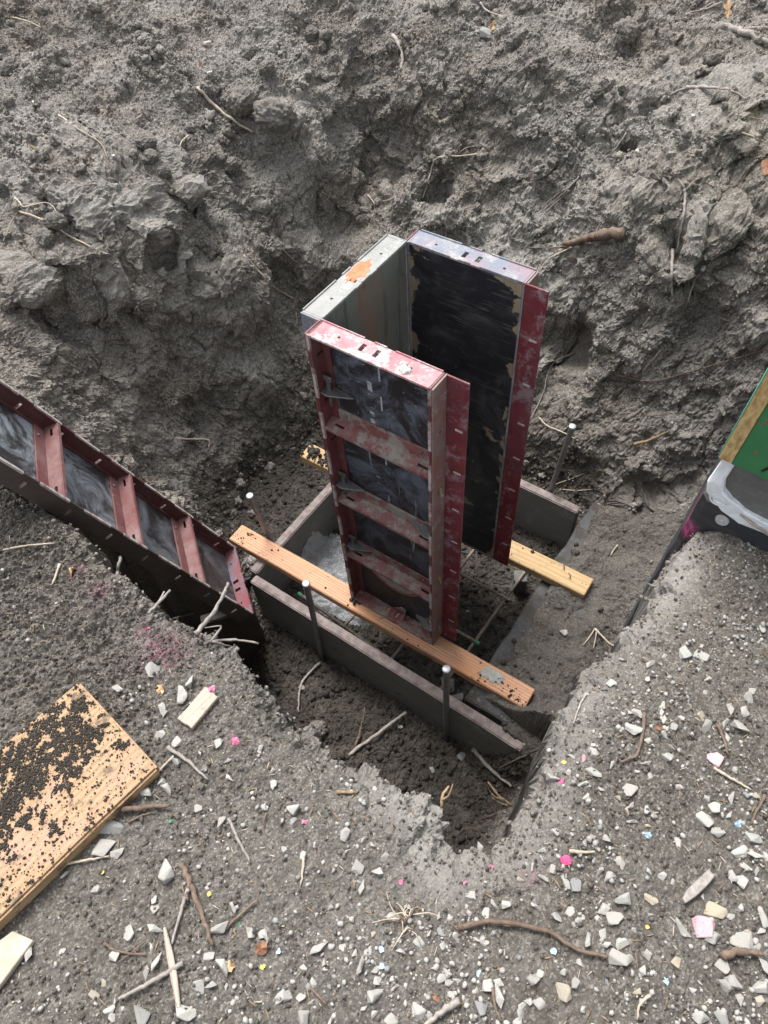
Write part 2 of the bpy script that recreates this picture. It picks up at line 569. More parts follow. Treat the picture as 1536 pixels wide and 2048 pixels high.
def m_ply_out():
    """frame side of the plywood: black overlay with white smears and drips"""
    M = Mat('black_plywood_smeared')
    s = M.sep()
    sm = M.noise(7, 8, .72, dist=1.2)
    dr = M.noise(48, 3, .6, co=M.scaled((1, 1, .06)))
    sc = M.noise(160, 3, .7, co=M.scaled((1, 1, .25), rot=(0, .4, 0)))
    col = M.mix(M.noise(40, 4), (.012, .011, .013), (.030, .024, .026))
    hi = M.step(s[2], .0, 1.3, .25, 1.0)
    col = M.mix(M.mul(M.step(sm, .42, .64), M.mul(hi, .75)), col, (.17, .195, .25))
    col = M.mix(M.mul(M.step(dr, .66, .73), .6), col, (.42, .43, .44))
    col = M.mix(M.mul(M.step(sc, .66, .74), .5), col, (.30, .31, .33))
    for xc, wd_, th_ in ((.140, .009, .52), (.172, .003, .50)):
        dd = M.math('ABSOLUTE', M.math('SUBTRACT', M.math('ADD', s[0], M.mul(M.noise(20, 3), .006)), xc))
        br = M.step(M.noise(17, 5, .7, co=M.scaled((.2, 1, 1), loc=(xc * 60, 0, 0))), th_, th_ + .05)
        col = M.mix(M.mul(M.mul(M.step(dd, wd_, wd_ * .5), br), M.step(s[2], .45, .8, 0, .8)), col, (.46, .47, .48))
    col = M.mix(M.mul(M.step(M.noise(150, 2), .69, .73), .8), col, (.45, .47, .5))
    return M.done(col, .55, M.bump(sm, .2, .001), .4)


def m_ply_lean():
    M = Mat('black_plywood_white_haze')
    s = M.sep()
    col = M.mix(M.noise(40, 4), (.014, .013, .016), (.034, .030, .034))
    sm = M.noise(6, 8, .75, dist=1.0)
    col = M.mix(M.mul(M.step(sm, .40, .62), M.step(s[2], .2, 1.1, .35, .95)), col, (.30, .34, .38))
    col = M.mix(M.mul(M.step(M.noise(90, 4, .7, co=M.scaled((1, 1, .3), rot=(0, .5, 0))), .58, .70), .6), col, (.26, .28, .31))
    col = M.mix(M.mul(M.step(M.noise(15, 6, .7), .55, .68), .7), col, (.03, .027, .026))
    return M.done(col, .5, M.bump(sm, .2, .001), .5)


def m_ply_in():
    """concrete side: black overlay peeled to tan wood along the edges, fine scratches"""
    M = Mat('black_plywood_peeled')
    s = M.sep()
    W2, H2_ = .342, 1.22
    ex = M.math('MINIMUM', s[0], M.math('SUBTRACT', W2, s[0]))
    ez = M.math('SUBTRACT', H2_, s[2])
    e = M.math('MINIMUM', ex, ez)
    near_ = M.mul(M.step(e, .055, .0, 0.0, .17), M.step(M.noise(5, 3, .5, co=M.scaled((1, 1, 1), loc=(7, 1, 2))), .36, .58))
    n = M.noise(8, 8, .62, co=M.scaled((1, 1, .75)), dist=.4)
    pe = M.math('MAXIMUM', M.step(M.math('ADD', n, near_), .635, .65), M.step(M.noise(7.5, 9, .64, co=M.scaled((.55, 1, 1.15), rot=(0, .3, 0), loc=(3.3, 0, 1.7))), .605, .615))
    grain = M.noise(60, 4, .6, co=M.scaled((1, 1, .12)))
    tan = M.mix(grain, (.16, .13, .08), (.36, .30, .20))
    col = M.mix(M.noise(20, 5), (.012, .012, .015), (.034, .034, .040))
    for k, (rt, th) in enumerate(((.5, .63), (-.7, .64), (1.2, .63))):
        sc = M.math('ADD', M.mul(M.noise(14, 3, .6, co=M.scaled((.5, 1, 14), rot=(0, rt * .5, 0), loc=(k, k, k))), .72), M.mul(M.noise(7, 4, .7, co=M.scaled((1, 1, 1), loc=(k * 5, 2, 1))), .34))
        col = M.mix(M.mul(M.step(sc, th - .005, th + .04), .45), col, (.16, .15, .13))
    col = M.mix(M.mul(M.step(M.noise(5, 6, .7, dist=1), .44, .7), .5), col, (.13, .13, .135))
    col = M.mix(pe, col, tan)
    return M.done(col, M.step(pe, 0, 1, .40, .8), M.bump(pe, -.4, .0015), .45)


def m_ply_grey():
    M = Mat('green_grey_plywood')
    s = M.sep()
    st = M.noise(16, 7, .7, co=M.scaled((1, 1, .10)))
    col = M.mix(M.noise(9, 7, .7), (.108, .105, .090), (.20, .196, .172))
    col = M.mix(M.mul(M.step(st, .50, .62), .7), col, (.05, .05, .042))
    sp = M.noise(34, 3, .6, co=M.scaled((1, 1, .4)))
    col = M.mix(M.mul(M.step(sp, .66, .72), .9), col, (.03, .028, .026))
    yc = M.math('ABSOLUTE', M.math('SUBTRACT', s[0], .17))
    og = M.mul(M.step(yc, .075, .01), M.step(st, .36, .56))
    col = M.mix(M.mul(og, .7), col, (.26, .11, .07))
    return M.done(col, .75, M.bump(st, .3, .001), .3)


def m_wood(name, a, b, axis='x', rings=26, dirt=0.0, stain=None):
    M = Mat(name)
    sc = {'x': (.05, 1, 1), 'y': (1, .05, 1), 'z': (1, 1, .05)}[axis]
    g = M.noise(150, 4, .6, co=M.scaled(sc))
    wv = M.t.nodes.new('ShaderNodeTexWave')
    wv.wave_type = 'BANDS'
    wv.bands_direction = 'Y' if axis == 'x' else 'X'
    wv.inputs['Scale'].default_value = rings
    wv.inputs['Distortion'].default_value = 3.5
    wv.inputs['Detail'].default_value = 3
    wv.inputs['Detail Scale'].default_value = 1.2
    M.put(wv.inputs['Vector'], M.scaled(tuple(.25 if c != 1 else 1 for c in sc)))
    col = M.mix(M.mul(M.step(wv.outputs['Fac'], .35, .95), .75), a, b)
    col = M.mix(M.mul(M.step(g, .45, .70), .45), col, tuple(c * .6 for c in b))
    if stain:
        col = M.mix(M.mul(M.step(M.noise(7, 5, .6, co=M.scaled((.5, 1, 1))), .52, .66), .55), col, stain)
    if dirt:
        d = M.noise(24, 7, .72)
        col = M.mix(M.mul(M.step(d, .60 - dirt * .2, .72 - dirt * .2), .75), col, (.05, .042, .034))
        col = M.mix(M.mul(M.step(M.noise(170, 3), .64, .70), .8), col, (.03, .026, .022))
    return M.done(col, .7, M.bump(g, .35, .001), .35)


def m_oldform():
    M = Mat('old_form_board')
    g = M.noise(120, 5, .65, co=M.scaled((.05, .05, 1)))
    n = M.noise(14, 7, .7)
    col = M.mix(g, (.115, .119, .113), (.225, .230, .218))
    col = M.mix(M.mul(M.step(n, .5, .7), .6), col, (.28, .28, .265))
    v = M.noise(26, 3, .5, co=M.scaled((.3, .3, 1)))
    col = M.mix(M.mul(M.step(v, .64, .70), .7), col, (.03, .03, .028))
    col = M.mix(M.mul(M.step(M.noise(80, 2, .5, co=M.scaled((.4, .4, 1))), .70, .74), .6), col, (.20, .19, .17))
    return M.done(col, .7, M.bump(g, .5, .002), .35)


def m_formtop():
    M = Mat('old_form_board_edge')
    n = M.noise(30, 7, .7)
    col = M.mix(M.step(n, .35, .65), (.125, .100, .094), (.25, .205, .195))
    col = M.mix(M.mul(M.step(M.noise(12, 5), .5, .65), .55), col, (.18, .17, .16))
    col = M.mix(M.mul(M.step(M.noise(120, 3), .62, .68), .7), col, (.05, .045, .04))
    return M.done(col, .8, M.bump(M.noise(160, 4), .4, .001), .3)


def m_concrete(name='old_concrete', a=(.12, .125, .13), b=(.26, .27, .275), dirt=.8):
    M = Mat(name)
    n = M.noise(11, 8, .7)
    col = M.mix(n, a, b)
    col = M.mix(M.mul(M.step(M.noise(9, 7, .7, co=M.scaled((1, 1, 1), loc=(4, 4, 4))), .42, .58), dirt), col, (.055, .048, .041))
    col = M.mix(M.mul(M.step(M.noise(50, 4, .7), .62, .68), .6), col, (.25, .26, .27))
    return M.done(col, .95, M.bump(M.noise(90, 6, .7), .9, .005), .12)


def m_metal(name, a, b, rough=.45, metal=.8, rust=0.0):
    M = Mat(name)
    n = M.noise(60, 6, .7)
    col = M.mix(n, a, b)
    if rust:
        col = M.mix(M.mul(M.step(M.noise(35, 6, .7), .42, .62), rust), col, (.13, .075, .045))
    return M.done(col, rough, M.bump(n, .3, .001), .5, metal)


def m_plain(name, a, b, scale=40, rough=.7, bump=.3, spec=.4):
    M = Mat(name)
    n = M.noise(scale, 6, .65)
    return M.done(M.mix(M.step(n, .3, .7), a, b), rough, M.bump(n, bump, .001), spec)


def m_twig(name, a, b):
    M = Mat(name)
    n = M.noise(90, 5, .7)
    col = M.mix(M.step(n, .35, .7), a, b)
    col = M.mix(M.mul(M.rnd(), .35), col, tuple(c * .55 for c in a))
    return M.done(col, .8, M.bump(n, .5, .002), .3)


SOIL = m_soil()
CLOD = m_clod()
WETCLOD = m_wetclod()
GRCLOD = m_plain('ground_soil_crumb', (.052, .046, .039), (.135, .122, .107), 60, .95, .8, .15)
STONES = {
    'pale': m_stone('pale_stone', (.34, .33, .305), (.52, .51, .475), .75),
    'grey': m_stone('grey_stone', (.20, .20, .20), (.33, .33, .325), .4),
    'tan': m_stone('tan_stone', (.36, .29, .20), (.52, .47, .39), .4),
    'dirty': m_stone('dirty_stone', (.30, .29, .265), (.44, .42, .39), .75),
    'pink': m_pinkstone('pink_sprayed_stone', .28, .42),
    'halfpink': m_pinkstone('half_pink_stone', .50, .58)}
M_RED = m_paint('red_frame_paint', (.125, .018, .024), (.17, .052, .052), (.30, .285, .275), .63, 14)
M_REDIN = m_paint('red_inner_rail_paint', (.105, .017, .020), (.14, .028, .032), (.24, .21, .20), .72, 14)
M_PINKTOP = m_paint('faded_red_top_rail', (.34, .085, .11), (.40, .165, .185), (.45, .445, .435), .50, 15, .1, (.40, .30, .30))
M_RIB = m_paint('red_rib_with_residue', (.17, .040, .040), (.20, .075, .070), (.225, .225, .20), .49, 13, .3)
M_FLANGE = m_paint('red_corner_angle_paint', (.175, .010, .017), (.125, .012, .018), (.26, .19, .21), .525, 10, .15)
M_GREYWEB = m_paint('dusty_red_angle_web', (.22, .10, .09), (.21, .16, .145), (.24, .225, .205), .53, 12, .4)
M_WHITETOP = m_paint('concrete_crusted_rail', (.19, .197, .188), (.25, .25, .243), (.33, .33, .322), .5, 18, .1, (.26, .25, .24))
M_BLUETOP = m_paint('blue_purple_worn_rail', (.15, .17, .22), (.25, .165, .19), (.30, .297, .30), .50, 13, .2, (.16, .15, .18))
M_LEANRAIL = m_paint('dark_red_soiled_rail', (.075, .016, .018), (.095, .030, .030), (.13, .115, .105), .68, 13, .3, (.02, .017, .016))
M_RIB2 = m_paint('dull_red_rib_paint', (.13, .035, .035), (.17, .075, .07), (.27, .25, .24), .62, 20, .3)
M_LIP = m_paint('worn_rail_lip', (.16, .06, .06), (.26, .17, .16), (.40, .38, .36), .46, 22, .3)
M_LEANEDGE = m_paint('muddy_dark_rail', (.045, .030, .026), (.06, .045, .038), (.10, .09, .08), .66, 13, .3, (.022, .02, .018))
M_BLUERED = m_paint('blue_and_red_end_rail', (.20, .045, .05), (.12, .15, .20), (.25, .26, .28), .68, 16, .4)
M_PLYOUT = m_ply_out()
M_PLYIN = m_ply_in()
M_PLYLEAN = m_ply_lean()
M_PLYGREY = m_ply_grey()
M_FIR = m_wood('orange_fir', (.52, .305, .19), (.39, .19, .105), 'x', 30, .12, (.55, .26, .12))
M_PINE = m_wood('yellow_pine', (.44, .31, .165), (.36, .225, .105), 'x', 16, .15)
M_PLANK = m_wood('plank_fir', (.40, .268, .158), (.31, .185, .10), 'x', 22, .32, (.42, .26, .20))
M_PLANKSIDE = m_wood('plank_edge_bark', (.38, .27, .15), (.26, .16, .08), 'x', 12, .45, (.17, .07, .045))
M_WOODOLD = m_wood('weathered_wood', (.46, .38, .31), (.33, .27, .22), 'x', 60, .2)
M_CARD = m_plain('muddy_board', (.36, .31, .24), (.48, .43, .35), 20)
M_OLDFORM = m_oldform()
M_FORMTOP = m_formtop()
M_CONC = m_concrete(a=(.035, .035, .035), b=(.13, .132, .135), dirt=.9)
M_CONCL = m_concrete('house_concrete', (.12, .12, .118), (.21, .21, .205), .25)
M_STAKE = m_metal('steel_stake', (.16, .17, .18), (.33, .34, .36), .5, .7, .25)
M_CAP = m_metal('hammered_steel', (.36, .37, .39), (.50, .51, .53), .45, .6)
M_CLIP = m_metal('galvanised_clip', (.14, .15, .15), (.28, .29, .29), .5, .7, .3)
M_REBAR = m_metal('rusty_rebar', (.20, .17, .145), (.32, .29, .25), .75, .3, .6)
M_GREENTIP = m_plain('green_tip_paint', (.05, .25, .14), (.10, .36, .20))
M_SLOT_GLINT = m_plain('bare_edge_glint', (.45, .43, .40), (.62, .60, .57))  # pale tone paints the light caught on bare worn slot edges
M_RESID = m_plain('hardened_concrete', (.46, .47, .45), (.62, .63, .60), 90, .9, .8)
M_RESID2 = m_plain('dried_grey_slurry', (.27, .27, .25), (.36, .36, .34), 60, .9, .6)
M_ORANGE = m_plain('orange_spray_paint', (.60, .13, .05), (.66, .22, .11), 60)
M_ORANGERIM = m_plain('dull_orange_ring', (.36, .09, .04), (.42, .14, .08), 60)
M_HOLE = m_plain('hole_shadow_black', (.008, .008, .008), (.012, .012, .012), 20, .9, 0)
M_TWIGP = m_twig('pale_root', (.42, .35, .27), (.58, .51, .42))
M_TWIGB = m_twig('brown_twig', (.13, .09, .068), (.23, .17, .13))
M_TWIGG = m_twig('grey_twig', (.25, .22, .20), (.40, .37, .34))
M_TWIGT = m_twig('tan_broken_wood', (.20, .14, .08), (.36, .26, .16))
M_LEAF = m_plain('dry_leaf', (.50, .31, .15), (.62, .43, .26), 50)
M_LEAFR = m_plain('rust_leaf', (.17, .075, .04), (.27, .14, .085), 120)
M_GREEN = m_plain('green_sheathing', (.035, .17, .065), (.045, .21, .085), 14, .55, .1)
M_TEAL = m_plain('teal_sheathing_side', (.08, .30, .22), (.10, .36, .26), 14, .5, .1)
M_WHITE = m_plain('white_sealant', (.66, .70, .74), (.78, .81, .84), 30, .6, .5)
M_GREYW = m_plain('washer_plastic', (.40, .41, .42), (.5, .51, .52), 60)
M_PINKP = m_plain('pink_marking_paint', (.58, .10, .22), (.70, .24, .36), 60)
M_BLUEF = m_plain('blue_paint_flake_mat', (.30, .46, .60), (.45, .58, .68), 60)
M_YELF = m_plain('yellow_paint_flake_mat', (.66, .48, .08), (.75, .60, .20), 60)
M_PENMARK = m_plain('black_marker', (.01, .01, .01), (.02, .02, .02))


def m_osb():
    M = Mat('osb_edge')
    n = M.noise(90, 5, .7, co=M.scaled((1, 1, .4)))
    return M.done(M.mix(M.step(n, .3, .7), (.30, .19, .07), (.62, .46, .22)), .8, M.bump(n, .6, .002), .3)


def m_membrane():
    M = Mat('black_membrane')
    n = M.noise(25, 7, .7)
    col = M.mix(n, (.020, .021, .026), (.050, .053, .062))
    col = M.mix(M.mul(M.step(M.noise(12, 6, .7, co=M.scaled((.5, 1, 2.5))), .50, .66), .6), col, (.085, .078, .068))
    s = M.sep()
    d = M.math('ADD', M.math('POWER', M.math('SUBTRACT', s[0], .016), 2.0), M.mul(M.math('POWER', M.math('SUBTRACT', s[2], .775), 2.0), .35))
    pk = M.mul(M.step(d, .0007, .0001), M.step(M.noise(60, 5, .7), .35, .6))
    col = M.mix(M.mul(pk, .75), col, (.50, .06, .20))
    return M.done(col, .55, M.bump(n, .5, .004), .4)


def m_plastic():
    M = Mat('clear_plastic_sheet')
    n = M.noise(20, 4)
    M.done(M.mix(n, (.62, .66, .70), (.78, .82, .86)), .16, M.bump(M.noise(36, 4, .6, dist=1.5), .6, .01), .8)
    M.b.inputs['Alpha'].default_value = .24
    return M.m


M_OSB = m_osb()
M_MEMB = m_membrane()
M_PLASTIC = m_plastic()


# ------------------------------------------------------------------ object helpers
def tag(o, label=None, cat=None, group=None, kind=None):
    if label:
        o['label'] = label
    if cat:
        o['category'] = cat
    if group:
        o['group'] = group
    if kind:
        o['kind'] = kind
    return o


def empty(name, loc=(0, 0, 0), label=None, cat=None, group=None):
    o = bpy.data.objects.new(name, None)
    o.empty_display_size = .05
    C.objects.link(o)
    o.location = loc
    return tag(o, label, cat, group)


class MB:
    def __init__(self):
        self.v, self.f, self.mi = [], [], []

    def add(self, vs, fs, mi=0):
        n = len(self.v)
        self.v += [tuple(map(float, p)) for p in vs]
        self.f += [tuple(i + n for i in f) for f in fs]
        self.mi += [mi] * len(fs)

    def box(self, a, b, mi=0, top=None):
        (x0, y0, z0), (x1, y1, z1) = a, b
        vs = [(x0, y0, z0), (x1, y0, z0), (x1, y1, z0), (x0, y1, z0), (x0, y0, z1), (x1, y0, z1), (x1, y1, z1), (x0, y1, z1)]
        fs = [(0, 3, 2, 1), (4, 5, 6, 7), (0, 1, 5, 4), (1, 2, 6, 5), (2, 3, 7, 6), (3, 0, 4, 7)]
        self.add(vs, fs, mi)
        if top is not None:
            self.mi[-5] = top

    def prism(self, poly, n, d, mi=0):
        """poly: list of 3-D points (planar), extruded by vector n*d"""
        n = np.array(n, float) * d
        a = [np.array(p, float) for p in poly]
        k = len(a)
        self.add(a + [p + n for p in a], [tuple(range(k))[::-1], tuple(range(k, 2 * k))] + [(i, (i + 1) % k, (i + 1) % k + k, i + k) for i in range(k)], mi)

    def slotted(self, o, eu, ev, en, lu, lv, th, slots, mi=0):
        """plate lu x lv with rectangular holes: slots = [(u0,u1,v0,v1)], thickness th along en"""
        o, eu, ev, en = (np.array(t_, float) for t_ in (o, eu, ev, en))
        us = sorted({0, lu, *[s[0] for s in slots], *[s[1] for s in slots]})
        vs = sorted({0, lv, *[s[2] for s in slots], *[s[3] for s in slots]})
        nu, nv = len(us), len(vs)
        P = [o + eu * u + ev * v for v in vs for u in us]
        Q = [p + en * th for p in P]
        solid = {}
        for j in range(nv - 1):
            for i in range(nu - 1):
                cu, cv = (us[i] + us[i + 1]) / 2, (vs[j] + vs[j + 1]) / 2
                solid[i, j] = not any(s[0] < cu < s[1] and s[2] < cv < s[3] for s in slots)
        fs = []
        N = len(P)
        id_ = lambda i, j: j * nu + i
        for (i, j), sol in solid.items():
            if not sol:
                continue
            a, b, c, d = id_(i, j), id_(i + 1, j), id_(i + 1, j + 1), id_(i, j + 1)
            fs += [(d, c, b, a), (a + N, b + N, c + N, d + N)]
            for (di, dj, p, q) in ((0, -1, a, b), (1, 0, b, c), (0, 1, c, d), (-1, 0, d, a)):
                if not solid.get((i + di, j + dj), False):
                    fs.append((p, q, q + N, p + N))
        self.add(P + Q, fs, mi)

    def tube(self, pts, rad, seg=7, mi=0, cap=True):
        pts = [np.array(p, float) for p in pts]
        rad = [rad] * len(pts) if np.isscalar(rad) else list(rad)
        n = len(pts)
        vs = []
        up = np.array([.31, .27, .91])
        for i, p in enumerate(pts):
            t_ = pts[min(i + 1, n - 1)] - pts[max(i - 1, 0)]
            t_ = t_ / (np.linalg.norm(t_) + 1e-9)
            a = np.cross(t_, up)
            if np.linalg.norm(a) < .05:
                a = np.cross(t_, (1, 0, 0))
            a /= np.linalg.norm(a)
            b = np.cross(t_, a)
            for k in range(seg):
                g = 2 * math.pi * k / seg
                vs.append(p + rad[i] * (a * math.cos(g) + b * math.sin(g)))
        fs = [(i * seg + k, i * seg + (k + 1) % seg, (i + 1) * seg + (k + 1) % seg, (i + 1) * seg + k) for i in range(n - 1) for k in range(seg)]
        if cap:
            fs += [tuple(range(seg))[::-1], tuple(range((n - 1) * seg, n * seg))]
        self.add(vs, fs, mi)

    def mesh(self, name):
        me = bpy.data.meshes.new(name)
        me.from_pydata(self.v, [], self.f)
        me.polygons.foreach_set('material_index', self.mi)
        me.update()
        return me

    def obj(self, name, mats, parent=None, smooth=False, bevel=0.0):
        me = self.mesh(name)
        if bevel:
            bm = bmesh.new()
            bm.from_mesh(me)
            bmesh.ops.remove_doubles(bm, verts=bm.verts, dist=1e-6)
            eds = [e for e in bm.edges if len(e.link_faces) == 2 and e.calc_face_angle(0) > .5]
            bmesh.ops.bevel(bm, geom=eds, offset=bevel, segments=1, affect='EDGES', clamp_overlap=True)
            bm.to_mesh(me)
            bm.free()
        for m in (mats if isinstance(mats, (list, tuple)) else [mats]):
            me.materials.append(m)
        if smooth:
            me.polygons.foreach_set('use_smooth', [True] * len(me.polygons))
        o = bpy.data.objects.new(name, me)
        C.objects.link(o)
        o.parent = parent
        return o


def rough_mesh(o, amp, scale, seed):
    """small real unevenness on a mesh object"""
    me = o.data
    n = len(me.vertices)
    co = np.zeros(n * 3, np.float32)
    me.vertices.foreach_get('co', co)
    co = co.reshape(-1, 3)
    d = np.stack([perlin(co * scale + k * 13.7, seed + k) for k in range(3)], 1)
    co = co + d * amp
    me.vertices.foreach_set('co', co.ravel())
    me.update()


# ------------------------------------------------------------------ THE SETTING: soil
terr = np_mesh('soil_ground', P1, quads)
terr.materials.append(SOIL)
terr.polygons.foreach_set('use_smooth', np.zeros(len(terr.polygons), bool))
patchy = .5 + .5 * np.clip(n_big + .6 * n_mid, -1, 1)
moist = (1 - .22 * onf) * np.clip((1 - near) * (1 - ss(-.02, .30, S + .05 * n_big)) * (1 - .6 * ss(-.10, .0, DN)), 0, 1)  # darker over the pit floor, trench and feet of the banks
dust = np.exp(-((DN - .035 + .02 * n_mid) / .05) ** 2) * ss(.3, .8, X) * np.clip(.55 + .5 * n_big, 0, 1) * (Y < .45)
dust = np.maximum(dust, bank * .45 * ss(.1, .6, n_big + .3 * n_mid))
pink = np.zeros(len(P0))
for (u, v, r) in ((200, 1185, .022), (325, 1300, .05), (290, 1260, .02), (1060, 1755, .014), (470, 1480, .012), (155, 1140, .02)):
    c = base_hit(u, v)
    pink = np.maximum(pink, np.exp(-((P0 - c) ** 2).sum(1) / r ** 2))
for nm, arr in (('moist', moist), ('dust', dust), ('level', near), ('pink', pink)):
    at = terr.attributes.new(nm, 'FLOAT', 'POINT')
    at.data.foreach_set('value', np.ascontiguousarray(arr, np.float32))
ground = bpy.data.objects.new('ground', terr)
C.objects.link(ground)
tag(ground, 'dark crumbly excavated soil around and inside the pit', 'ground', kind='structure')
bpy.context.view_layer.update()


def hit(u, v):
    d = Vector(ray(u, v)).normalized()
    ok, loc, nrm, _ = ground.ray_cast(Vector(CAM), d)
    return np.array(loc), np.array(nrm)


def drop(x, y, z=3.0):
    ok, loc, nrm, _ = ground.ray_cast(Vector((x, y, z)), Vector((0, 0, -1)))
    return np.array(loc), np.array(nrm)


# ---- loose clods (nobody could count them)
def ico(sub):
    bm = bmesh.new()
    bmesh.ops.create_icosphere(bm, subdivisions=sub, radius=1)
    v = np.array([p.co[:] for p in bm.verts])
    f = np.array([[q.index for q in p.verts] for p in bm.faces])
    bm.free()
    return v, f


def clump_mesh(name, pts, sizes, sub, seed, sq=(.55, .95), mat=CLOD, amp=.62, smooth=False):
    bv, bf = ico(sub)
    n = len(pts)
    rng = np.random.default_rng(seed)
    shapes = [bv * (1 + amp * perlin(bv * 1.4 + k * 9.1, k) + (.35 * perlin(bv * 3.1 + k * 5.3, k + 40) + .22 * perlin(bv * 6.3 + k, k + 60) if sub > 1 else 0))[:, None] for k in range(12)]
    V = np.zeros((n, len(bv), 3), np.float32)
    which = rng.integers(0, 12, n)
    qt = rng.normal(size=(n, 4))
    qt /= np.linalg.norm(qt, axis=1)[:, None]
    a, b, c, d = qt.T
    Rm = np.stack([np.stack([1 - 2 * (c * c + d * d), 2 * (b * c - a * d), 2 * (b * d + a * c)], 1),
                   np.stack([2 * (b * c + a * d), 1 - 2 * (b * b + d * d), 2 * (c * d - a * b)], 1),
                   np.stack([2 * (b * d - a * c), 2 * (c * d + a * b), 1 - 2 * (b * b + c * c)], 1)], 1)
    sc = np.stack([rng.uniform(.8, 1.25, n), rng.uniform(.7, 1.1, n), rng.uniform(*sq, n)], 1)
    for k in range(12):
        m = which == k
        if m.any():
            V[m] = np.einsum('nij,vj,nj->nvi', Rm[m], shapes[k], sc[m])
    V = V * (sizes[:, None, None]) + pts[:, None, :]
    Fs = (bf[None] + (np.arange(n) * len(bv))[:, None, None]).reshape(-1, 3)
    me = np_mesh(name, V.reshape(-1, 3), Fs)
    me.materials.append(mat)
    if smooth:
        me.polygons.foreach_set('use_smooth', np.ones(len(me.polygons), bool))
    o = bpy.data.objects.new(name, me)
    C.objects.link(o)
    return o


cell = np.abs(np.gradient(uc))[None, :] * np.abs(np.gradient(vc))[:, None]
cell = cell.ravel() / np.maximum(NRM[:, 2], .25)
inview = np.ones(len(P0), bool)
cc = (P1 - CAM) @ CR.T
pu = 768 + F_PX * cc[:, 0] / np.maximum(cc[:, 2], .05)
pv = 1024 + F_PX * cc[:, 1] / np.maximum(cc[:, 2], .05)
inview = (cc[:, 2] > .2) & (pu > -500) & (pu < 2050) & (pv > -350) & (pv < 2450)
clump_w = np.clip(.12 + 1.5 * np.clip(fbm(P0 * 2.6, 3, 83), 0, 1), 0, 2)
shelf = 1 - ss(.25, .55, slope)


def scatter(n, weight):
    wgt = weight * cell * inview
    p = wgt / wgt.sum()
    i = RNG.choice(len(P1), n, p=p)
    return P1[i] + RNG.normal(size=(n, 3)) * .002, i


def clods(name, n, weight, s0, s1, power, sub, seed, label, mat=CLOD, sink=.15):
    pts, i = scatter(n, weight)
    u = RNG.random(n)
    s = s0 + (s1 - s0) * u ** power
    o = clump_mesh(name, pts + NRM[i] * (s * (.5 - sink))[:, None], s, sub, seed, mat=mat)
    return tag(o, label, 'soil clods', kind='stuff')


farw = bank * (.25 + .75 * shelf) * clump_w
topw = ss(.45, .9, S) * (DN < 0)
foot_w = np.exp(-((S - .02) / .06) ** 2) * (DN < -.05)
clods('soil_clods', 110000, farw * (.6 + topw * .5) + .3 * foot_w + .10 * bank, .0016, .0075, 3.0, 1, 1, 'small loose soil crumbs scattered over the far banks')
clods('large_soil_clods', 6500, (farw * topw * 1.2 + .12 * farw + .5 * foot_w), .006, .026, 3.0, 3, 2, 'lumpy clods of dug soil on the far spoil')
clods('pit_soil_clods', 4600, flo ** 2 * (.2 + clump_w) * (1 - near), .003, .016, 3.0, 1, 3, 'dark soil crumbs on the pit floor', mat=WETCLOD)
clods('ground_soil_clods', 36000, near * (.25 + clump_w * .5) * lumpy, .0010, .0052, 3.2, 1, 4, 'fine soil crumbs on the level ground in front', mat=GRCLOD)
clods('rim_soil_clods', 2200, np.exp(-((DN + .01) / .05) ** 2) * (S < .3), .0015, .008, 3.0, 1, 5, 'soil crumbs along the near rim of the pit')
# ------------------------------------------------------------------ CONCRETE FORM PANELS
PW, PD, PH, PT = .3421, .3602, 1.22, .06


def clip_part(root, side, z, Wd, y=.022):
    sx = (lambda x: x) if side == 'l' else (lambda x: Wd - x)
    b = MB()
    pts = [(sx(.007), y - .016, z), (sx(.030), y - .018, z - .001), (sx(.088), y + .012, z - .006), (sx(.090), y + .017, z - .006), (sx(.030), y + .020, z - .001), (sx(.007), y + .018, z)]
    b.prism(pts if side == 'l' else pts[::-1], (0, 0, 1), .005)
    o = b.obj('wedge_plate', M_CLIP, root, bevel=.001)
    b = MB()
    pts = [(sx(.009), y, z + .050), (sx(.036), y, z + .050), (sx(.036), y, z + .036), (sx(.029), y, z + .034), (sx(.026), y, z - .052), (sx(.020), y, z - .055), (sx(.017), y, z + .034), (sx(.009), y, z + .036)]
    b.prism(pts, (0, 1, 0), .005)
    b.obj('wedge_bolt', M_CLIP, o, bevel=.0008)


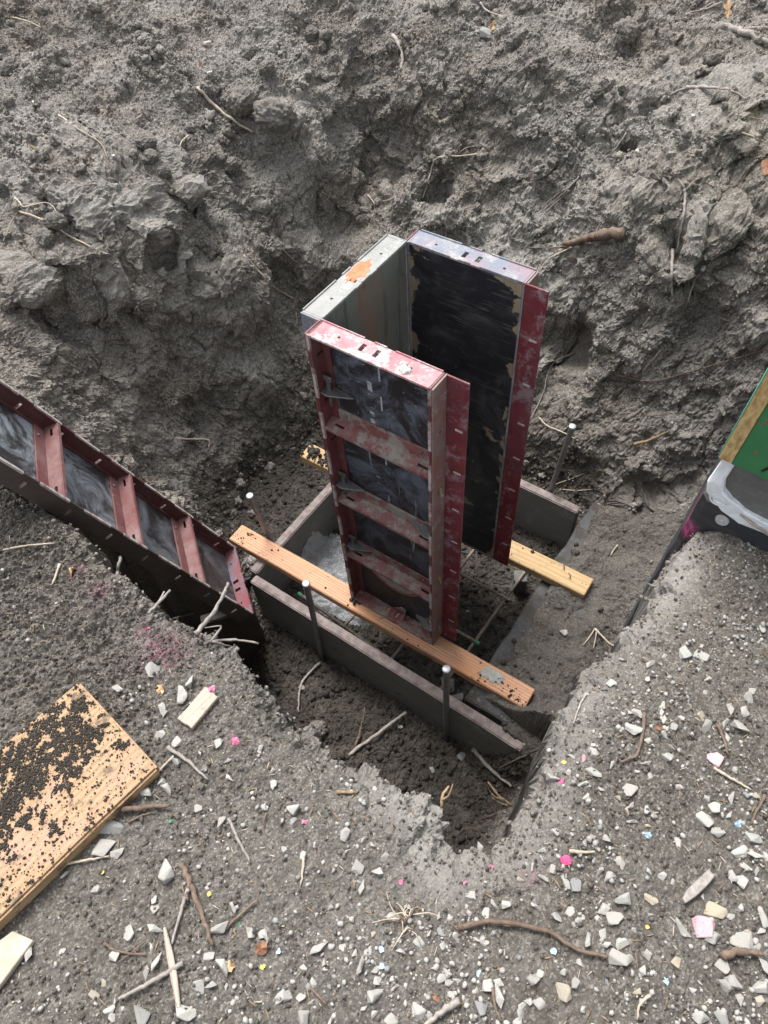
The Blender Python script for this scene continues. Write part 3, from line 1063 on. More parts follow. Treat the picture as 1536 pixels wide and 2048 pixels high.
def form_panel(name, label, mat4, Wd, Hd, t, ribs, m_side, m_top, m_rib, m_face, m_bottom, clips=(), m_lip=None, top_slots=(.40, .52)):
    root = empty(name, label=label, cat='concrete form', group='steel framed concrete forms')
    root.matrix_world = mat4
    n = int(Hd / .1524)
    sl = [(.020, .044, .0762 + .1524 * k - .0045, .0762 + .1524 * k + .0045) for k in range(n)]
    for s in (0, 1):
        b = MB()
        x0 = 0 if s == 0 else Wd - .006
        b.slotted((x0, 0, 0), (0, 1, 0), (0, 0, 1), (1, 0, 0), t, Hd, .006, sl)
        fx = (.006, .028) if s == 0 else (Wd - .018, Wd - .006)
        b.box((fx[0], t - .020, .006), (fx[1], t - .0145, Hd - .006))
        # rolled lips along the two edges of the rail, broken at the slots
        for k in range(n + 1):
            z0, z1 = max(.004, .1524 * k - .050), min(Hd - .004, .1524 * k + .050)
            b.box((x0 - .002, -.0015, z0), (x0 + .008, .004, z1), 1)
        b.obj('side_rail', [m_side[s] if isinstance(m_side, (list, tuple)) else m_side, m_lip or M_LIP], root, bevel=.0008)
    for nm, z0, m_ in (('top_rail', Hd - .006, m_top), ('bottom_rail', 0.0, m_bottom)):
        b = MB()
        u0, u1 = top_slots
        L = Wd - .012
        slots = [(L * u0 - .0055, L * u0 + .0055, .020, .044), (L * u1 - .0055, L * u1 + .0055, .020, .044), (L * .20 - .003, L * .20 + .003, .029, .035), (L * .80 - .003, L * .80 + .003, .029, .035)]
        b.slotted((.006, 0, z0), (1, 0, 0), (0, 1, 0), (0, 0, 1), L, t, .006, slots)
        up = z0 > .1
        for (a, c) in ((.004, .37), (.45, .55), (.62, .985)):
            zz = (Hd - .003, Hd + .0035) if up else (-.001, .009)
            b.box((Wd * a, -.0025, zz[0]), (Wd * c, .0015, zz[1]))
            b.box((Wd * a, t - .0022, zz[0]), (Wd * c, t + .0012, zz[1]))
        if up:
            b.box((.028, t - .020, Hd - .050), (Wd - .018, t - .0145, Hd - .0065))
        b.obj(nm, m_, root, bevel=.0008)
    b = MB()
    b.box((.0065, t - .014, .0065), (Wd - .0065, t - .001, Hd - .0065))
    b.obj('face_sheet', m_face, root)
    for k, zr in enumerate(ribs):
        b = MB()
        b.box((.029, t - .0205, zr), (Wd - .019, t - .0146, zr + .040))
        L = Wd - .013
        e = np.array([0, -(t - .0245), -.010])
        lv = np.linalg.norm(e)
        b.slotted((.0065, t - .0205, zr + .004), (1, 0, 0), e / lv, (0, 0, -1), L, lv, .005,
                  [(.022, .052, lv * .40, lv * .62), (L - .046, L - .016, lv * .40, lv * .62)])
        b.slotted((.0065, .0040, zr - .0165), (1, 0, 0), (0, 0, 1), (0, -1, 0), L, .012, .004, [])
        r = b.obj('rib', m_rib, root, bevel=.001)
        for xx in (.055, Wd - .055):
            b = MB()
            b.tube([(xx, t - .0206, zr + .026), (xx, t - .0235, zr + .026)], [.006, .004], 8)
            b.obj('rivet', M_CLIP, r, True)
    for (sd_, z) in clips:
        clip_part(root, sd_, z, Wd)
    return root


def T4(origin, ex, ey, ez):
    return Matrix([[ex[0], ey[0], ez[0], origin[0]], [ex[1], ey[1], ez[1], origin[1]], [ex[2], ey[2], ez[2], origin[2]], [0, 0, 0, 1]])


front = form_panel('concrete_form', 'red framed upright panel facing the camera with three concrete-crusted ribs', T4((0, 0, 0), (1, 0, 0), (0, 1, 0), (0, 0, 1)),
                   PW, PH, PT, (.918, .603, .303), (M_REDIN, M_RED), M_PINKTOP, M_RIB, M_PLYOUT, M_RIB,
                   clips=(('l', 1.03), ('l', .655), ('l', .335), ('r', .63), ('r', .075)))
left = form_panel('concrete_form', 'grey-green panel at the left of the box, white-crusted top with orange blotch',
                  T4((-PT, PT + PD, 0), (0, -1, 0), (1, 0, 0), (0, 0, 1)), PD, PH, PT, (.918, .603, .303), M_WHITETOP, M_WHITETOP, M_RIB, M_PLYGREY, M_RIB, top_slots=(.44, .56))
back = form_panel('concrete_form', 'black-faced panel at the back of the box, overlay peeling to tan wood',
                  T4((PW, 2 * PT + PD, 0), (-1, 0, 0), (0, -1, 0), (0, 0, 1)), PW, PH, PT, (.918, .603, .303), M_BLUETOP, M_BLUETOP, M_RIB, M_PLYIN, M_RIB, top_slots=(.42, .54))
la, lb, ln = np.array([.252, .298, -.921]), np.array([-.811, .585, -.032]), np.array([.529, .754, .389])
lean = form_panel('concrete_form', 'dark soiled red panel leaning back over the left end of the pit', T4((-.245, -.258, .029), lb, -ln, -la),
                  .316, 1.22, .062, (.287, .587, .887), (M_LEANEDGE, M_LEANRAIL), M_LEANRAIL, M_LEANRAIL, M_PLYLEAN, M_BLUERED)
for o in lean.children:
    if o.name.startswith('rib'):
        o.data.materials.clear()
        o.data.materials.append(M_RIB2 if 'M_RIB2' in globals() else M_RED)


def blotch(name, mat, root, cx, cy, z, rx, ry, seed, h=.0008, n=40, lump=0.0):
    """irregular patch of dried stuff lying on a plate (local xy plane)"""
    rng = np.random.default_rng(seed)
    an = np.linspace(0, 2 * math.pi, n, endpoint=False)
    rr = 1 + .30 * perlin(np.stack([np.cos(an) * 2, np.sin(an) * 2, an * 0 + seed], 1), seed) + .16 * rng.normal(size=n) * .6
    b = MB()
    ring = [(cx + rx * r * math.cos(a), cy + ry * r * math.sin(a), z) for a, r in zip(an, rr)]
    ring2 = [(cx + rx * .9 * r * math.cos(a), cy + ry * .9 * r * math.sin(a), z + h + lump * rng.random()) for a, r in zip(an, rr)]
    mid = [(cx + rx * .45 * r * math.cos(a), cy + ry * .45 * r * math.sin(a), z + h + lump * rng.random() * 1.5) for a, r in zip(an, rr)]
    vs = ring + ring2 + mid + [(cx, cy, z + h + lump)]
    fs = []
    for k in range(n):
        k2 = (k + 1) % n
        fs += [(k, k2, n + k2, n + k), (n + k, n + k2, 2 * n + k2, 2 * n + k), (2 * n + k, 2 * n + k2, 3 * n)]
    b.add(vs, fs)
    return b.obj(name, mat, root, lump > 0)


blotch('orange_paint_blotch', M_ORANGE, left, .165, .026, PH + .0002, .050, .022, 3)
blotch('concrete_splat', M_RESID, front, .262, .020, PH + .0002, .016, .012, 5, .002, lump=.005)
blotch('concrete_splat', M_RESID, front, .250, .034, PH + .0002, .010, .008, 8, .001, lump=.004)
# orange ringed patch of hard grout on the lowest bay of the front panel (vertical sheet, faces -y)
b = MB()
n = 44
cx, cz, rad = .165, .255, .108
ringo = [(cx + rad * 1.05 * math.cos(a), PT - .0150, cz + rad * 1.05 * math.sin(a)) for a in np.linspace(math.pi * 1.0, 2 * math.pi, n)]
ringi = [(cx + rad * .96 * math.cos(a), PT - .0156, cz + rad * .96 * math.sin(a) + .002) for a in np.linspace(math.pi * 1.0, 2 * math.pi, n)]
b.add(ringo + ringi, [(k, k + 1, n + k + 1, n + k) for k in range(n - 1)])
b.obj('orange_ring', M_ORANGERIM, front)
b = MB()
rng = np.random.default_rng(4)
inn = [(cx + rad * .955 * math.cos(a) * (1 - .05 * rng.random()), PT - .0152 - .001 * rng.random(), cz + rad * .955 * math.sin(a) * (1 - .05 * rng.random())) for a in np.linspace(math.pi * 1.03, 1.97 * math.pi, n)]
b.add(inn + [(cx, PT - .0165, cz - .01)], [(k, k + 1, n) for k in range(n - 1)])
b.obj('grout_patch', M_RESID2, front)
# bent form tab and soil in the lowest bay
b = MB()
b.prism([(.150, PT - .016, .012), (.200, PT - .016, .012), (.206, PT - .016, .050), (.190, PT - .016, .055)], (0, -1, 0), .004)
b.prism([(.203, PT - .018, .006), (.209, PT - .040, .006), (.211, PT - .040, .030), (.206, PT - .018, .055)], (1, 0, 0), .003)
b.obj('bent_tab', M_RIB, front, bevel=.0008)

SLOTZ = (1.06, .905, .750, .598, .442, .288, .130)


def corner_angle(label, ax0, end_rect, leg, mats, slot_leg=True):
    """L section: end_rect=(axis,'lo','hi') plates given as boxes; leg gets slots"""
    root = empty('corner_angle', (*ax0, 0), label, 'corner angle', 'steel corner angles of the form box')
    (o1, u1, n1, l1), (o2, u2, n2, l2) = end_rect, leg
    b = MB()
    b.slotted((*o1, 0), (*u1, 0), (0, 0, 1), (*n1, 0), l1, PH, .005, [(l1 * .40, l1 * .62, z - .004, z + .004) for z in SLOTZ])
    b.obj('end_leg', mats[0], root, bevel=.0008)
    b = MB()
    b.slotted((*o2, 0), (*u2, 0), (0, 0, 1), (*n2, 0), l2, PH, .005, [(l2 * .42, l2 * .80, z - .0042, z + .0042) for z in SLOTZ])
    lg = b.obj('outer_leg', mats[1], root, bevel=.0008)
    if slot_leg:
        o = np.array([*o2, 0]) + np.array([*n2, 0]) * .0012
        u = np.array([*u2, 0])
        for z in SLOTZ:  # pale inserts stand in for light glinting on the lower slot edges
            p = o + u * l2 * .43 + np.array([0, 0, z - .0041])
            q = o + u * l2 * .79 + np.array([0, 0, z + .0020])
            nn = np.array([*n2, 0]) * .003
            a, c = np.minimum(np.minimum(p, q), np.minimum(p + nn, q + nn)), np.maximum(np.maximum(p, q), np.maximum(p + nn, q + nn))
            b = MB()
            b.box(a, c)
            b.obj('slot_edge_glint', M_SLOT_GLINT, lg)
    return root


A_ = (PW + .0015, 0)
ca = corner_angle('red slotted corner angle on the right edge of the front panel, nearest the camera', A_,
                  ((0, 0), (0, 1), (1, 0), PT), ((.0052, PT - .005), (1, 0), (0, 1), PT - .004), (M_GREYWEB, M_FLANGE))
for z in (.84, .405, .09):
    b = MB()
    b.prism([(.0055, .026, z), (.016, .020, z - .012), (.020, .024, z - .014), (.0055, .038, z + .004)], (0, 0, 1), .008)
    b.obj('wedge_tip', M_TWIGT if z > .2 else M_CLIP, ca, bevel=.001)
corner_angle('red slotted corner angle on the right edge of the black back panel', (PW + .0015, PT + PD),
             ((0, 0.0055), (0, 1), (1, 0), PT - .0055), ((.0, 0), (1, 0), (0, 1), PT + .001), (M_GREYWEB, M_FLANGE))
corner_angle('grey corner angle joining the front panel to the grey-green panel', (0, 0),
             ((-.0068, 0), (0, 1), (1, 0), PT - .006), ((-.0015, PT - .0055), (-1, 0), (0, 1), PT - .0005), (M_RED, M_BLUETOP), False)
corner_angle('corner angle hidden between the grey-green panel and the black back panel', (0, PT + PD),
             ((-.0068, .0055), (0, 1), (1, 0), PT - .006), ((-.0015, .0003), (-1, 0), (0, 1), PT - .0005), (M_RED, M_WHITETOP), False)


# ------------------------------------------------------------------ TIMBER
def beam(name, label, cat, p0, p1, wd, z0, z1, mats, group=None, bevel=.0025, tilt=0, amp=.0012, cuts=14, side=None):
    p0, p1 = np.array(p0, float), np.array(p1, float)
    L = np.linalg.norm(p1 - p0)
    b = MB()
    h = z1 - z0
    for k in range(cuts):      # several slices so that the board can be very slightly uneven
        pass
    b.box((-L / 2, -wd / 2, -h), (L / 2, wd / 2, 0), 1 if side else 0, 0)
    me = b.mesh(name)
    bm = bmesh.new()
    bm.from_mesh(me)
    bmesh.ops.bevel(bm, geom=list(bm.edges), offset=bevel, segments=2, affect='EDGES')
    bmesh.ops.bisect_plane(bm, geom=bm.verts[:] + bm.edges[:] + bm.faces[:], plane_co=(0, 0, 0), plane_no=(1, 0, 0))
    for k in range(1, cuts):
        bmesh.ops.bisect_plane(bm, geom=bm.verts[:] + bm.edges[:] + bm.faces[:], plane_co=(-L / 2 + L * k / cuts, 0, 0), plane_no=(1, 0, 0))
    bm.to_mesh(me)
    bm.free()
    for m in (mats if isinstance(mats, (list, tuple)) else [mats]):
        me.materials.append(m)
    o = bpy.data.objects.new(name, me)
    C.objects.link(o)
    c = (p0 + p1) / 2
    o.location = (c[0], c[1], z1)
    o.rotation_euler = (tilt, 0, math.atan2(p1[1] - p0[1], p1[0] - p0[0]))
    rough_mesh(o, amp, 9, hash(label) % 97 if False else len(label))
    return tag(o, label, cat, group)


GB = 'new two-by-four boards across the footing forms'
fir = beam('two_by_four', 'orange fir two-by-four under the front panel, soil on its right end', 'board', (-.560, -.010), (.715, .013), .079, -.038, 0, M_FIR, GB)
pine = beam('two_by_four', 'yellow pine two-by-four under the back of the box with two bent nails', 'board', (-.592, .473), (.692, .503), .080, -.0385, -.0006, M_PINE, GB)
GF = 'old grey footing form boards'
MF = [M_FORMTOP, M_OLDFORM]
ff = beam('form_board', 'long grey form board nearest the camera with pinkish top edge', 'form board', (-.385, -.121), (.80, -.123), .037, -.325, -.0385, MF, GF, .004, side=True, amp=.0015)
me = ff.data
for v in me.vertices:                                   # the right end is broken off low
    if v.co.x > .48 and v.co.z > -.15:
        v.co.z -= .004 + .004 * math.sin(v.co.x * 90)
beam('form_board', 'grey form board crossing under the left ends of both new boards', 'form board', (-.4025, -.098), (-.4025, .86), .036, -.325, -.0385, MF, GF, .004, side=True, amp=.0015)
beam('form_board', 'brown-grey form board behind the box beside the far steel stake', 'form board', (-.3840, .826), (.502, .826), .037, -.325, -.0390, MF, GF, .004, side=True, amp=.0015)
beam('support_board', 'short dark board standing under the foot of the leaning panel', 'form board', (-.305, -.215), (-.425, -.365), .038, -.50, -.030, [M_LEANEDGE, M_LEANEDGE], GF, .004, side=True)

fo = MB()
fo.box((.530, -.088, -.45), (.93, .90, -.046))
footing = fo.obj('concrete_footing', M_CONC, bevel=.006)
me = footing.data
bm = bmesh.new()
bm.from_mesh(me)
for k in range(1, 46):
    bmesh.ops.bisect_plane(bm, geom=bm.verts[:] + bm.edges[:] + bm.faces[:], plane_co=(0, -.09 + k * .05, 0), plane_no=(0, 1, 0))
for k in range(1, 8):
    bmesh.ops.bisect_plane(bm, geom=bm.verts[:] + bm.edges[:] + bm.faces[:], plane_co=(.53 + k * .05, 0, 0), plane_no=(1, 0, 0))
bm.to_mesh(me)
bm.free()
rough_mesh(footing, .008, 14, 3)
tag(footing, 'old concrete footing half covered in dirt along the right of the pit', 'footing')

pd_ = np.array([-.125, -.992])
p0 = np.array([.130, -.872])
plank = beam('wide_plank', 'wide new plank covered in dark soil crumbs at the lower left', 'plank', p0, p0 + pd_ * 1.0, .281, .848, .888, [M_PLANK, M_PLANKSIDE], None, .005, side=True)


def ground_plate(name, label, cat, px, z_off, th, mats, seed=1, jag=0.0):
    """flat piece lying on the soil with the outline of the real one"""
    P = np.array([hit(*q)[0] for q in px])
    z = P[:, 2].max() + z_off
    P = np.array([at_plane(*q, 2, z) for q in px])
    c = P.mean(0)
    u_, s_, vt = np.linalg.svd((P - c)[:, :2], full_matrices=False)
    an = math.atan2(vt[0, 1], vt[0, 0])
    ca_, sa_ = math.cos(an), math.sin(an)
    b = MB()
    b.prism([((p - c)[0] * ca_ + (p - c)[1] * sa_, -(p - c)[0] * sa_ + (p - c)[1] * ca_, 0) for p in P], (0, 0, -1), th)
    o = b.obj(name, mats, bevel=.0015)
    o.location = c
    o.rotation_euler = (0, 0, an)
    return tag(o, label, cat)


chip = ground_plate('wood_offcut', 'weathered flat wood offcut with a frayed end on the soil near the pit rim', 'offcut',
                    [(354, 1437), (358, 1431), (372, 1418), (409, 1373), (414, 1374), (428, 1385), (430, 1390), (436, 1393), (424, 1407), (383, 1457), (376, 1450), (368, 1447)], .009, .011, M_WOODOLD)
ground_plate('muddy_board', 'short muddy board corner at the lower left edge', 'offcut', [(-60, 1925), (24, 1862), (66, 1881), (-30, 2010)], .012, .014, M_CARD)

# ------------------------------------------------------------------ STAKES AND REBAR
GS = 'round steel form stakes'
for (a, c, lb_) in (((-.040, -.157, .286), (-.062, -.157, -.34), 'dark steel stake against the middle of the front form board'),
                    ((.496, -.158, .281), (.505, -.158, -.34), 'thick steel stake at the right part of the front form board, nearest the camera'),
                    ((.393, .862, .347), (.338, .862, -.34), 'tilted steel stake with bright head behind the box on the right'),
                    ((-.452, .030, .262), (-.446, .078, -.34), 'tilted steel stake beside the left end of the orange board')):
    a, c = np.array(a), np.array(c)
    root = empty('steel_stake', tuple(c), lb_, 'stake', GS)
    b = MB()
    r0 = .0105
    b.tube([np.zeros(3), (a - c) * .3, (a - c) * .97, (a - c) * .985], [r0, r0, r0, r0 * 1.05], 14)
    b.obj('shaft', M_STAKE, root, True)
    b = MB()
    d = (a - c) / np.linalg.norm(a - c)
    b.tube([(a - c) - d * .010, (a - c) - d * .004, (a - c), (a - c) + d * .002], [r0 * 1.02, r0 * 1.34, r0 * 1.30, r0 * .95], 14)
    b.obj('head', M_CAP, root, True)


def rebar(label, a, c, tip=False, r=.0062):
    a, c = np.array(a, float), np.array(c, float)
    L = np.linalg.norm(c - a)
    n = int(L / .004)
    root = empty('rebar', tuple(a), label, 'rebar', 'rusty rebar in the footing form')
    b = MB()
    b.tube([(c - a) * k / n + np.array([0, 0, .003 * math.sin(k / n * 3)]) for k in range(n + 1)], [r * (1.16 if k % 3 == 0 else .96) for k in range(n + 1)], 8)
    b.obj('bar', M_REBAR, root, True)
    if tip:
        b = MB()
        d = (c - a) / L
        b.tube([c - a - d * .016, c - a + d * .001], r * 1.3, 8)
        b.obj('painted_tip', M_GREENTIP, root)


ZR = -.20
pz = lambda u, v, z=ZR: at_plane(u, v, 2, z)
a = pz(937, 1301); c = pz(1048, 1146)
d = c - a
rebar('rusty rebar beside the footing, running away from the camera', a - d * .55, c + d * .05)
a = pz(917, 1141); c = pz(949, 1099)
rebar('rebar running away under the open side of the box', a - (c - a) * 3.2, c + (c - a) * 3.0)
a = pz(917, 1146, ZR + .014); c = pz(1021, 1201, ZR + .014)
rebar('rusty rebar crossing in front of the yellow board', a - (c - a) * 1.6, c)
a = pz(912, 1261, ZR + .014); c = pz(958, 1287, ZR + .014)
rebar('rebar with a green painted tip right of the front panel foot', a - (c - a) * 4.5, c, True)
c = pz(597, 1187, ZR + .014); a = pz(729, 1282, ZR + .014)
rebar('rebar with a green painted tip behind the middle stake', a + (a - c) * 1.3, c, True)
a = pz(689, 1252); c = pz(710, 1229)
rebar('short stretch of rebar between front form board and orange board, left one', a - (c - a) * .4, c + (c - a) * 3)
a = pz(784, 1317); c = pz(806, 1290)
rebar('short stretch of rebar between front form board and orange board, right one', a - (c - a) * .4, c + (c - a) * 3)
q = pz(1042, 1150, ZR)
b = MB()
b.box((-.026, -.026, -.10), (.026, .026, -.006))
o = b.obj('concrete_spacer', M_CONCL, bevel=.004)
o.location = q
o.rotation_euler = (0, 0, .5)
rough_mesh(o, .003, 40, 5)
tag(o, 'small concrete spacer block under the rebar end', 'spacer block')

# crumpled clear plastic sheet
n = 60
b = MB()
gx, gy = np.meshgrid(np.linspace(-.385, .10, n), np.linspace(-.06, .36, n))
P = np.stack([gx.ravel(), gy.ravel(), np.zeros(n * n)], 1)
hz = -.262 + .030 * perlin(P * 9, 5) + .020 * (1 - np.abs(perlin(P * 17, 6)) * 2) + .008 * (1 - np.abs(perlin(P * 38, 7)) * 2)
hz = hz + .09 * ss(-.30, -.385, P[:, 0])
P[:, 2] = np.maximum(hz, -.275)
edge = .03 * perlin(P * 12, 9)
keep = ((P[:, 0] + .15) ** 2 / .055 + (P[:, 1] - .17) ** 2 / .036) < 1 + edge * 6
ii = np.arange(n * n).reshape(n, n)
fs = [(ii[j, i], ii[j, i + 1], ii[j + 1, i + 1], ii[j + 1, i]) for j in range(n - 1) for i in range(n - 1) if keep[ii[j, i]] and keep[ii[j + 1, i + 1]]]
b.add(P, [tuple(int(k) for k in f) for f in fs])
o = b.obj('plastic_sheet', M_PLASTIC, smooth=True)
tag(o, 'crumpled clear plastic sheet on the floor between the left form board and the box', 'plastic sheet')

# bent nails on the pine board
for k, (u, v) in enumerate(((1128, 1138), (1140, 1156))):
    p = at_plane(u, v, 2, 0.0)
    b = MB()
    b.tube([p + (0, 0, -.004), p + (0, 0, .010), p + (-.004, .002, .018), p + (-.012, .006, .020)], .0022, 6)
    o = b.obj('bent_nail', M_CLIP, smooth=True)
    tag(o, ('bent nail in the yellow board, farther from its right end', 'bent nail in the yellow board, nearer its right end')[k], 'nail', 'bent nails in the yellow board')

# ------------------------------------------------------------------ HOUSE CORNER
th = math.atan(.054)
house = empty('house_corner', (.862, .300, 0), 'corner of the green sheathed house wall on its black membrane foundation', 'house')
house.rotation_euler = (0, th, 0)


def hbox(name, a, c, mat, bevel=.002, rough=0, cuts=None):
    b = MB()
    b.box(a, c)
    o = b.obj(name, mat, house, bevel=bevel)
    if cuts:
        bm = bmesh.new()
        bm.from_mesh(o.data)
        for ax in range(3):
            for k in range(1, cuts[ax]):
                nrm = [0, 0, 0]
                nrm[ax] = 1
                co = [a[i] + (c[i] - a[i]) * k / cuts[ax] for i in range(3)]
                bmesh.ops.bisect_plane(bm, geom=bm.verts[:] + bm.edges[:] + bm.faces[:], plane_co=co, plane_no=nrm)
        bm.to_mesh(o.data)
        bm.free()
    if rough:
        rough_mesh(o, rough, 12, 5)
    return o


hbox('foundation_wall', (.006, .006, -.30), (3.0, 3.0, 1.062), M_CONCL, .010)
mb = hbox('membrane', (0, 0, -.30), (.9, 2.9, .925), M_MEMB, .016, .006, (24, 1, 40))
hbox('front_sheathing', (.0195, -.010, 1.060), (3.0, .004, 1.62), M_GREEN, .001)
hbox('side_sheathing', (-.010, -.013, 1.064), (.0185, 3.0, 1.62), M_OSB, .0008)
hbox('side_facing', (-.0125, -.012, 1.066), (-.0105, 1.3, 1.62), M_TEAL, .0004)
b = MB()
pts = [(.000, 1.085), (-.003, 1.04), (-.003, .975), (.002, .945), (.020, .925), (.055, .905), (.10, .893), (.16, .890), (.30, .885), (.60, .88), (1.2, .875),
       (1.2, .925), (.60, .93), (.30, .932), (.16, .930), (.10, .937), (.060, .950), (.036, .968), (.026, 1.00), (.030, 1.052)]
b.prism([(x, -.008, z) for x, z in pts], (0, 1, 0), .020)
sl_ = b.obj('sealant_band', M_WHITE, house, bevel=.004)
bm = bmesh.new()
bm.from_mesh(sl_.data)
bmesh.ops.triangulate(bm, faces=[f for f in bm.faces if len(f.verts) > 4])
bmesh.ops.subdivide_edges(bm, edges=bm.edges, cuts=2)
bm.to_mesh(sl_.data)
bm.free()
rough_mesh(sl_, .006, 22, 8)
for rr in (.011, .019):
    b = MB()
    b.tube([(.036 + rr * math.cos(g), -.0085, .936 + rr * .85 * math.sin(g)) for g in np.linspace(0, 6.0, 22)], .0028, 6)
    b.obj('sealant_swirl', M_WHITE, sl_, True)
b = MB()
b.tube([(.093, -.011, .926), (.125, -.0115, .916), (.17, -.011, .905)], [.002, .004, .002], 6)
b.obj('sealant_crack', M_WOODOLD, sl_, True)
hb = at_plane(1445, 1039, 1, .30)
Rh = Matrix.Rotation(th, 3, 'Y').inverted()
lp = Rh @ (Vector(hb) - Vector(house.location))
b = MB()
b.tube([(lp[0], -.0005, lp[2]), (lp[0], -.006, lp[2])], [.0165, .0150], 22)
b.tube([(lp[0], -.006, lp[2]), (lp[0], -.008, lp[2])], [.005, .004], 10)
b.obj('membrane_washer', M_GREYW, house, False)
for (u, v) in ((1512, 905), (1536, 842), (1524, 847)):
    hb = at_plane(u, v, 1, .29)
    lp = Rh @ (Vector(hb) - Vector(house.location))
    b = MB()
    b.tube([(lp[0], -.0101, lp[2]), (lp[0], -.0112, lp[2])], [.0050, .0042], 9)
    b.obj('nail_head', M_LEAFR, house)
hb = at_plane(1530, 935, 1, .29)
lp = Rh @ (Vector(hb) - Vector(house.location))
b = MB()
b.prism([(lp[0] - .004, -.0102, lp[2] - .012), (lp[0] + .001, -.0102, lp[2] - .016), (lp[0] + .022, -.0102, lp[2] + .030), (lp[0] + .016, -.0102, lp[2] + .034)], (0, -1, 0), .0008)
b.obj('marker_stroke', M_PENMARK, house)


# ------------------------------------------------------------------ soil lying on boards
def on_board(name, label, board, n, mask, s0, s1, seed, sub=1):
    rng = np.random.default_rng(seed)
    xs = np.array([v.co[:] for v in board.data.vertices])
    lo, hi = xs.min(0), xs.max(0)
    q = np.stack([rng.uniform(lo[0] + .004, hi[0] - .004, n), rng.uniform(lo[1] + .004, hi[1] - .004, n), np.zeros(n)], 1)
    q = q[rng.random(n) < mask(q, lo, hi)]
    s = s0 + (s1 - s0) * rng.random(len(q)) ** 3
    bpy.context.view_layer.update()
    Mw = np.array(board.matrix_world)
    q[:, 2] += s * .35
    wq = q @ Mw[:3, :3].T + Mw[:3, 3]
    return tag(clump_mesh(name, wq, s, sub, seed, mat=WETCLOD), label, 'soil crumbs', kind='stuff')


def mk_plank(q, lo, hi):
    x = (q[:, 0] - lo[0]) / (hi[0] - lo[0])
    y = (q[:, 1] - lo[1]) / (hi[1] - lo[1])      # 1 = left long edge seen from the camera
    n_ = fbm(q * 22, 3, 5)
    core = np.exp(-((y - .30) / .36) ** 2) * ss(-.03, .06, x)
    m = ss(-.05, .40, core * .85 + n_ * .50 + .60 * perlin(q * 66, 8) - .40)
    return np.clip(m + .035, 0, 1)


on_board('plank_soil_crumbs', 'dark wet soil crumbs caked over the wide plank', plank, 100000, mk_plank, .0010, .0034, 21)
on_board('board_soil_crumbs', 'dark soil crumbs on the right end of the orange board', fir, 5200,
         lambda q, lo, hi: .9 * ss(.36, .60, q[:, 0]) * ss(-.1, .5, fbm(q * 26, 2, 9)) * .6 + .006 + .5 * ss(-.52, -.60, q[:, 0]) * ss(.1, .5, fbm(q * 30, 2, 2)), .0015, .0058, 22)
on_board('board_soil_lump', 'dark soil heaped on the left end of the yellow board', pine, 4000,
         lambda q, lo, hi: .95 * ss(-.44, -.56, q[:, 0]) * ss(-.3, .3, fbm(q * 20, 2, 12)) + .006, .002, .010, 23)
lumps = np.array([at_plane(u, v, 2, .006) for u, v in ((624, 905), (618, 900), (634, 903), (628, 912), (640, 910))])
tag(clump_mesh('board_soil_clump', lumps, np.array([.018, .013, .015, .012, .010]), 2, 5, mat=WETCLOD), 'wet soil clump on the left tip of the yellow board', 'soil clump', kind='stuff')
blotch('dried_mud_splat', M_RESID2, None, *at_plane(985, 1352, 2, .0)[:2], .0006, .040, .024, 9, .0012, lump=.002)
tag(bpy.data.objects['dried_mud_splat'], 'grey mud splat on the right end of the orange board', 'mud splat')
lumps = np.array([at_plane(u, v, 2, .004) for u, v in ((703, 1198), (710, 1203), (718, 1206), (708, 1208))])
tag(clump_mesh('panel_foot_clump', lumps, np.array([.008, .009, .007, .006]), 2, 6, mat=WETCLOD), 'soil clumps at the left foot of the front panel', 'soil clump', kind='stuff')
# ------------------------------------------------------------------ TWIGS, ROOTS AND LOOSE WOOD
def smooth_line(pts, n):
    pts = [np.array(p, float) for p in pts]
    if len(pts) == 2:
        m_ = (pts[0] + pts[1]) / 2 + np.array([pts[1][1] - pts[0][1], pts[0][0] - pts[1][0]]) * .04
        pts = [pts[0], m_, pts[1]]
    P = [2 * pts[0] - pts[1]] + pts + [2 * pts[-1] - pts[-2]]
    out = []
    seg = len(pts) - 1
    for i in range(n):
        t_ = i / (n - 1) * seg
        k = min(int(t_), seg - 1)
        f = t_ - k
        a, b_, c, d = P[k], P[k + 1], P[k + 2], P[k + 3]
        out.append(.5 * (2 * b_ + (c - a) * f + (2 * a - 5 * b_ + 4 * c - d) * f * f + (3 * b_ - a - 3 * c + d) * f ** 3))
    return out


TW = {'p': M_TWIGP, 'b': M_TWIGB, 'g': M_TWIGG, 't': M_TWIGT}
BRANCHES = {}


